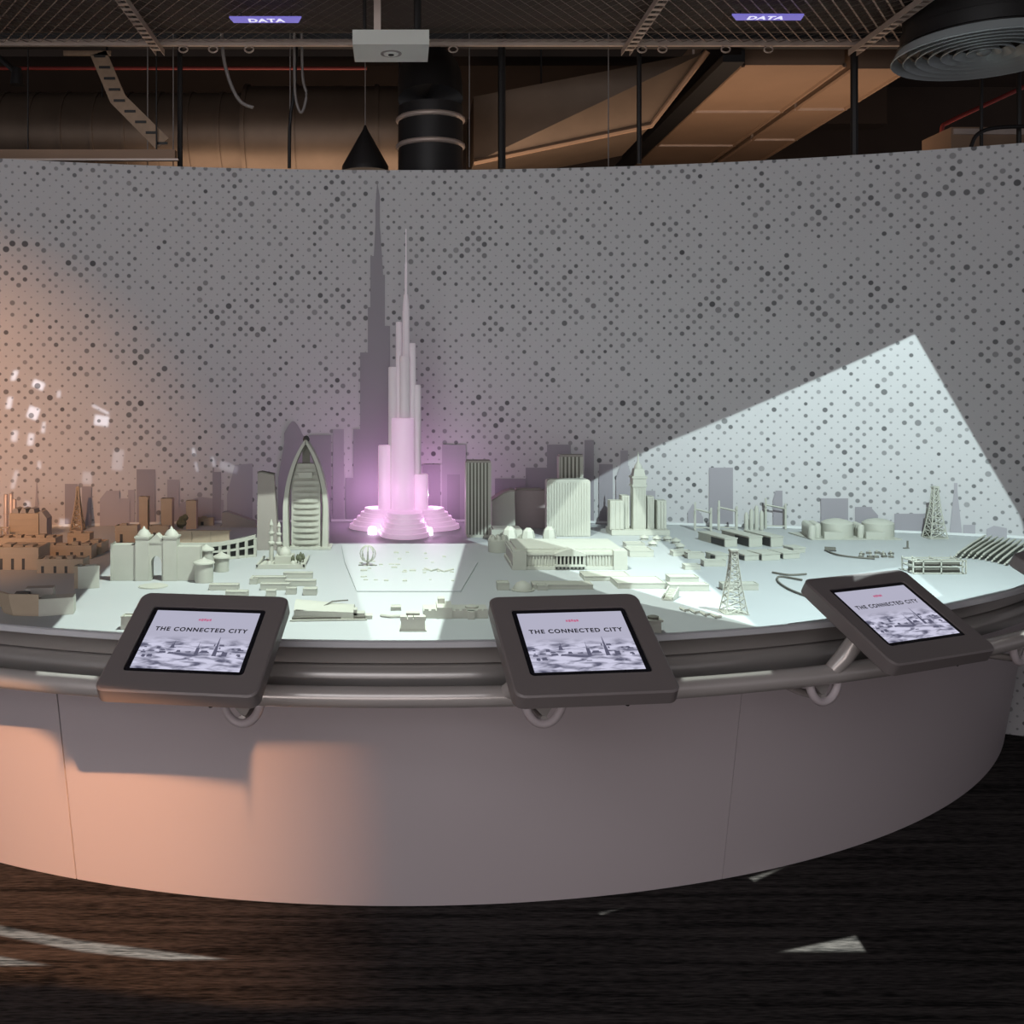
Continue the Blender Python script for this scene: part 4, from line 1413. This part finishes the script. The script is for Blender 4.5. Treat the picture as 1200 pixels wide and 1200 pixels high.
# white sensor box on poles
p = at(458, 52, 4.3)
t = thing('sensor_box', 'white hanging sensor box with a round lens underneath', 'sensor', (p.x, p.y, p.z))
MB().box(-.161, .161, 0, .235, 0, .062).build('housing', 'box_white', t)
MB().lathe(0, .12, [(.046, -.002), (.046, .0), (.046, .001)], 20).build('lens_ring', 'cable_grey', t, 40)
MB().lathe(0, .12, [(.03, -.005), (.034, -.001)], 20).build('lens', 'box_white', t, 40)
MB().lathe(0, .12, [(.012, -.008), (.013, -.004)], 12).build('lens_eye', 'black_metal', t, 40)
for x, r, m_ in ((-.115, .008, 'black_metal'), (.115, .016, 'black_metal')):
    MB().cyl(x, .15, .062, 4.3 - p.z, r, n=8).build('pole', m_, t)
MB().box(-.075, -.045, .14, .16, .062, 4.3 - p.z).build('slotted_pole', 'galvanised', t)

# big round duct
duct_z, duct_y = 3.05, 6.4
t = thing('round_duct', 'long round spiral metal duct behind the dotted wall', 'duct', (-1.4, duct_y, duct_z))
def xcyl(x0, x1, r, n=24):
    m = MB().cyl(0, 0, x0, x1, r, n=n)
    m.v = [(z, x, y) for x, y, z in m.v]
    return m
xcyl(-2.6, .45, .27).build('duct_body', 'duct_metal', t, 40)
for i in range(16):
    xcyl(-2.55 + i * .19, -2.53 + i * .19, .278).build('seam_ring', 'duct_metal', t, 40)
xcyl(.45, 1.72, .31).build('duct_body', 'duct_metal', t, 40)
for x in (.45, .75, 1.25, 1.69):
    xcyl(x, x + .025, .322).build('seam_ring', 'duct_metal', t, 40)
for x in (-2.2, -.4, 1.4):
    MB().cyl(x, -.2, .2, 4.3 - duct_z, .005, n=6).build('hanger_rod', 'black_metal', t)

# flexible duct elbow with clamps
p = at(505, 195, 5.35)
t = thing('elbow_duct', 'dark vertical elbow duct with two shiny clamp bands', 'duct', (p.x, 5.42, 2.55))
r = .172
pts = [(0, 0, 0)] + [(0, 0, .42)] + [(0, .25 * (1 - math.cos(b)), .42 + .22 * math.sin(b)) for b in [PI/2 * k / 8 for k in range(1, 9)]] + [(0, .55, .64)]
MB().tube(pts, r, 24).build('duct_body', 'black_metal', t, 50)
for z in (.20, .34):
    MB().lathe(0, 0, [(r + .002, z), (r + .012, z + .008), (r + .012, z + .02), (r + .002, z + .028)], 24).build('clamp_band', 'galvanised', t, 60)

# dark pendant cone
p = at(428, 195, 5.5)
t = thing('pendant_cone', 'small black conical pendant hanging on a thin wire', 'pendant', (p.x, 5.5, p.z))
MB().lathe(0, 0, [(.125, -.03), (.125, .0), (.012, .20), (.006, .22)], 20).build('shade', 'black_metal', t, 40)
MB().cyl(0, 0, .22, 4.3 - p.z, .003, n=6).build('wire', 'cable_grey', t)

# rectangular ducts running back
def board_duct(x0, x1, y0, y1, z, h, label, mat='duct_board', flange=True, tilt=0):
    t = thing('rectangular_duct', label, 'duct', ((x0+x1)/2, y0, z))
    w_ = (x1 - x0) / 2
    L = y1 - y0
    n = 3
    for i in range(n):
        a, b = L * i / n + (.012 if i else 0), L * (i + 1) / n
        MB().box(-w_, w_, a, b, 0, h).build('duct_section', mat, t)
        if i and flange:
            MB().box(-w_ - .012, w_ + .012, a - .014, a, -.012, h + .012).build('joint_strip', 'galvanised', t)
    for s in (-1, 1):
        MB().tube([(s * w_, 0, .0), (s * w_, L, 0)], .014, 6).build('edge_strip', 'duct_board', t)
    for yy in (.3, L - .3):
        MB().box(-w_ + .03, -w_ + .05, yy, yy + .02, h, 4.3 - z).build('hanger', 'black_metal', t)
    return t
board_duct(1.93, 2.50, 5.75, 8.6, 3.30, .45, 'brown rectangular duct running back beside the black flange')
board_duct(2.55, 2.86, 5.75, 8.2, 3.28, .35, 'narrow brown duct with a bright edge, behind the black post')
t = thing('angle_beam', 'black angle beam running back between the brown ducts', 'beam', (1.84, 5.6, 3.27))
MB().box(-.07, .05, 0, 3.0, 0, .04).build('lower_flange', 'black_metal', t)
MB().box(.03, .05, 0, 3.0, .04, .3).build('web', 'black_metal', t)
# wide tapering duct
t = thing('tapering_duct', 'wide tapering brown duct slanting up behind the wall', 'duct', (1.2, 6.2, 2.95))
MB().add([(-.75, 0, -.10), (.30, -.1, .10), (.56, -.35, .46), (-.75, .0, .30), (-.75, .7, -.10), (.30, .7, .10), (.56, .7, .46), (-.75, .7, .30)],
         [(0, 1, 2, 3), (7, 6, 5, 4), (0, 4, 5, 1), (1, 5, 6, 2), (2, 6, 7, 3), (3, 7, 4, 0)]).build('duct_body', 'duct_metal', t)
MB().tube([(-.75, -.005, -.10), (.30, -.105, .10), (.56, -.355, .46)], .018, 6).build('edge_strip', 'duct_board', t)
MB().cyl(-.3, .3, .3, 1.35, .006, n=6).build('hanger_rod', 'black_metal', t)

# beams of the ceiling grid
struct(MB().box(-4, 4, 5.45, 5.6, 3.34, 3.50).build('beam_1', 'black_metal'))
struct(MB().box(-4, 4, 7.0, 7.2, 3.75, 4.3).build('beam_2', 'dark_brown'))
struct(MB().box(-4, 4, 8.4, 8.6, 3.65, 4.3).build('beam_3', 'dark_brown'))
def rod(px, py0, py1, Y, r, mat, label, group=None):
    z1 = 4.3
    b = at(px, py1, Y)
    o = MB().cyl(0, 0, 0, z1 - b.z, r, n=8).build('hanging_rod', mat, None, 40)
    o.location = b
    return tag(o, label, 'rod', group)
rod(211, 55, 196, 5.3, .014, 'black_metal', 'thick black post beside the bent cable tray')
rod(588, 55, 198, 5.3, .020, 'black_metal', 'thick black post to the side of the elbow duct')
rod(749, 60, 192, 5.3, .013, 'black_metal', 'black post in front of the tapering duct')
rod(1001, 60, 182, 5.3, .020, 'black_metal', 'thick black post in front of the narrow brown duct')
rod(1150, 90, 172, 5.3, .009, 'black_metal', 'thin black post behind the round diffuser')
rod(1194, 80, 172, 5.2, .012, 'black_metal', 'black post beside the pale cabinet behind the wall')
for px in (173, 203, 340, 550, 713):
    rod(px, 60, 196, 5.25, .003, 'cable_grey', 'thin grey hanger wire above the dotted wall', 'thin hanger wires')

# round air diffuser
pz = 3.0
p = at(1153, 65, (pz - EYE) * F / (CY - 65))
t = thing('air_diffuser', 'round black duct ending in a grey diffuser of concentric rings', 'diffuser', (p.x, p.y, pz))
MB().lathe(0, 0, [(.335, .10), (.335, 4.3 - pz)], 32).build('duct', 'black_metal', t, 40)
MB().lathe(0, 0, [(.345, .05), (.345, .12), (.30, .14)], 32).build('neck', 'black_metal', t, 40)
for k in range(7):
    R0 = .385 - k * .052
    m = MB()
    n = 36
    prof = [(R0, .0 + k * .002), (R0 - .004, -.004 + k * .002), (R0 - .028, .04), (R0 - .024, .044)]
    vs, fs = [], []
    for i in range(n):
        a = 2 * PI * i / n
        vs += [(q * math.cos(a), q * math.sin(a), z) for q, z in prof]
    for i in range(n):
        j = (i + 1) % n
        fs += [(4*i+q, 4*j+q, 4*j+(q+1) % 4, 4*i+(q+1) % 4) for q in range(4)]
    m.add(vs, fs).build('diffuser_ring', 'diffuser', t, 40)
MB().lathe(0, 0, [(.012, .0), (.03, .012), (.03, .03)], 16).build('centre_boss', 'diffuser', t, 40)
MB().lathe(0, 0, [(.36, .055), (.36, .06)], 32).build('backing', 'black_metal', t)

# bent cable tray
t = thing('cable_tray', 'bent perforated cable tray dropping in front of the round duct', 'tray', at(125, 62, 5.2))
k = 5.2 / F
def tr(px, py, dy=0):
    return ((px - 125) * k, dy, (62 - py) * k)
def ribbon(pts, offs):
    vs, fs = [], []
    for q, o_ in zip(pts, offs):
        q, o_ = Vector(q), Vector(o_)
        vs += [q - o_, q + o_, q + o_ + Vector((0, .012, 0)), q - o_ + Vector((0, .012, 0))]
    for i in range(len(pts) - 1):
        fs += [(4*i+j, 4*i+(j+1) % 4, 4*i+4+(j+1) % 4, 4*i+4+j) for j in range(4)]
    n = 4 * (len(pts) - 1)
    fs += [(0, 3, 2, 1), (n, n+1, n+2, n+3)]
    return MB().add(vs, fs)
oA, oM, oB = (.040, 0, .012), (.038, 0, .018), (.034, 0, .026)
ribbon([tr(115, 62), tr(138, 116)], [oA, oM]).build('tray_section', 'tray_brown', t)
ribbon([tr(138, 116), tr(190, 168)], [oM, oB]).build('tray_section', 'tray_brown', t)
MB().box(-.22, .02, 0, .012, -.012, .012).build('top_bracket', 'tray_brown', t)
for i in range(9):
    u = i / 8
    px_, py_ = (117 + u * 23 / .5, 66 + u * 52 / .5) if u < .5 else (140 + (u - .5) * 100, 118 + (u - .5) * 100)
    q = tr(px_, py_)
    MB().box(q[0] - .028, q[0] + .028, -.006, .0, q[2] - .006, q[2] + .006).build('slot', 'black_metal', t)
MB().bar(tr(125, 62, .006), (0, .006, 4.3 - at(125, 62, 5.2).z), .006).build('hanger', 'black_metal', t)
t = thing('tray_rail', 'low dusty metal channel running along the top of the wall', 'channel', at(205, 182, 5.15))
MB().box(-1.0, 0, 0, .05, -.02, .03).build('channel_web', 'duct_board', t)
MB().box(-1.0, .02, -.02, 0, -.03, -.02).build('channel_lip', 'galvanised', t)
for x in (-.75, -.1):
    MB().cyl(x, .03, .03, 1.6, .004, n=6).build('hanger_rod', 'black_metal', t)

def cable(name, pts, r, mat, label, cat):
    o = MB().tube(pts, r, 8).build(name, mat, None, 60)
    c0 = Vector(pts[0])
    for v in o.data.vertices:
        v.co -= c0
    o.location = c0
    return tag(o, label, cat)
def smooth_path(pts, n=6):
    P_ = [Vector(p) for p in pts]
    out = []
    for i in range(len(P_) - 1):
        p0, p1, p2, p3 = P_[max(i-1, 0)], P_[i], P_[i+1], P_[min(i+2, len(P_)-1)]
        for j in range(n):
            u = j / n
            out.append(.5 * ((2*p1) + (p2-p0)*u + (2*p0-5*p1+4*p2-p3)*u*u + (3*p1-p0-3*p2+p3)*u**3))
    out.append(P_[-1])
    return out
cable('hanging_cable', smooth_path([at(259, -110, 5.15), at(260, -20, 5.15), at(260, 45, 5.15), at(266, 85, 5.15), at(280, 117, 5.15), at(297, 126, 5.15)]), .009, 'cable_grey', 'grey cable dangling through the mesh with a loose end', 'cable')
cable('hanging_cable', smooth_path([at(345, -100, 5.2), at(345, 50, 5.2), at(346, 110, 5.2), at(353, 132, 5.2), at(359, 110, 5.2), at(354, 75, 5.2), at(353, -100, 5.2)]), .007, 'cable_grey', 'grey cable hanging in a long loop', 'cable')
cable('black_cable', smooth_path([at(352, -80, 5.25), at(346, 90, 5.25), at(340, 140, 5.25), at(339, 197, 5.25)]), .009, 'black_metal', 'black cable running down beside the looped grey cable', 'cable')
cable('sprinkler_pipe', [at(-60, 80, 5.9), at(430, 80, 5.9)], .010, 'red_pipe', 'long thin red pipe under the dark ceiling', 'pipe')
cable('sprinkler_pipe', smooth_path([at(1103, 172, 5.85), at(1104, 150, 5.85), at(1112, 143, 5.85), at(1150, 125, 5.85), at(1230, 88, 5.85)], 4), .012, 'red_pipe', 'bent red pipe below the round diffuser', 'pipe')
cable('black_hose', smooth_path([at(1138, 172, 5.15), at(1145, 158, 5.15), at(1165, 150, 5.15), at(1210, 148, 5.15)]), .010, 'black_metal', 'black hose arching over the pale cabinet', 'hose')
t = thing('pale_cabinet', 'pale brown cabinet standing behind the far end of the wall', 'cabinet', at(1170, 200, 5.4))
MB().box(-.25, .35, 0, .3, -1.0, .23).build('cabinet_body', 'duct_board', t)
MB().box(-.24, .34, -.008, 0, .19, .22).build('cabinet_rim', 'galvanised', t)
p = at(0, 75, 5.4)
t = thing('spotlight', 'small black spotlight on an arm above the wall', 'spotlight', p)
MB().tube([(-.1, 0, .12), (.0, 0, .03), (.08, 0, -.04)], .014, 8).build('arm', 'black_metal', t)
h_ = MB().lathe(0, 0, [(.035, -.05), (.03, .0), (.022, .04)], 12)
h_.v = [(x + .09, y, z - .06) for x, y, z in h_.v]
h_.build('lamp_head', 'black_metal', t, 40)
MB().cyl(-.1, 0, .11, 4.3 - p.z, .008, n=6).build('stem', 'black_metal', t)
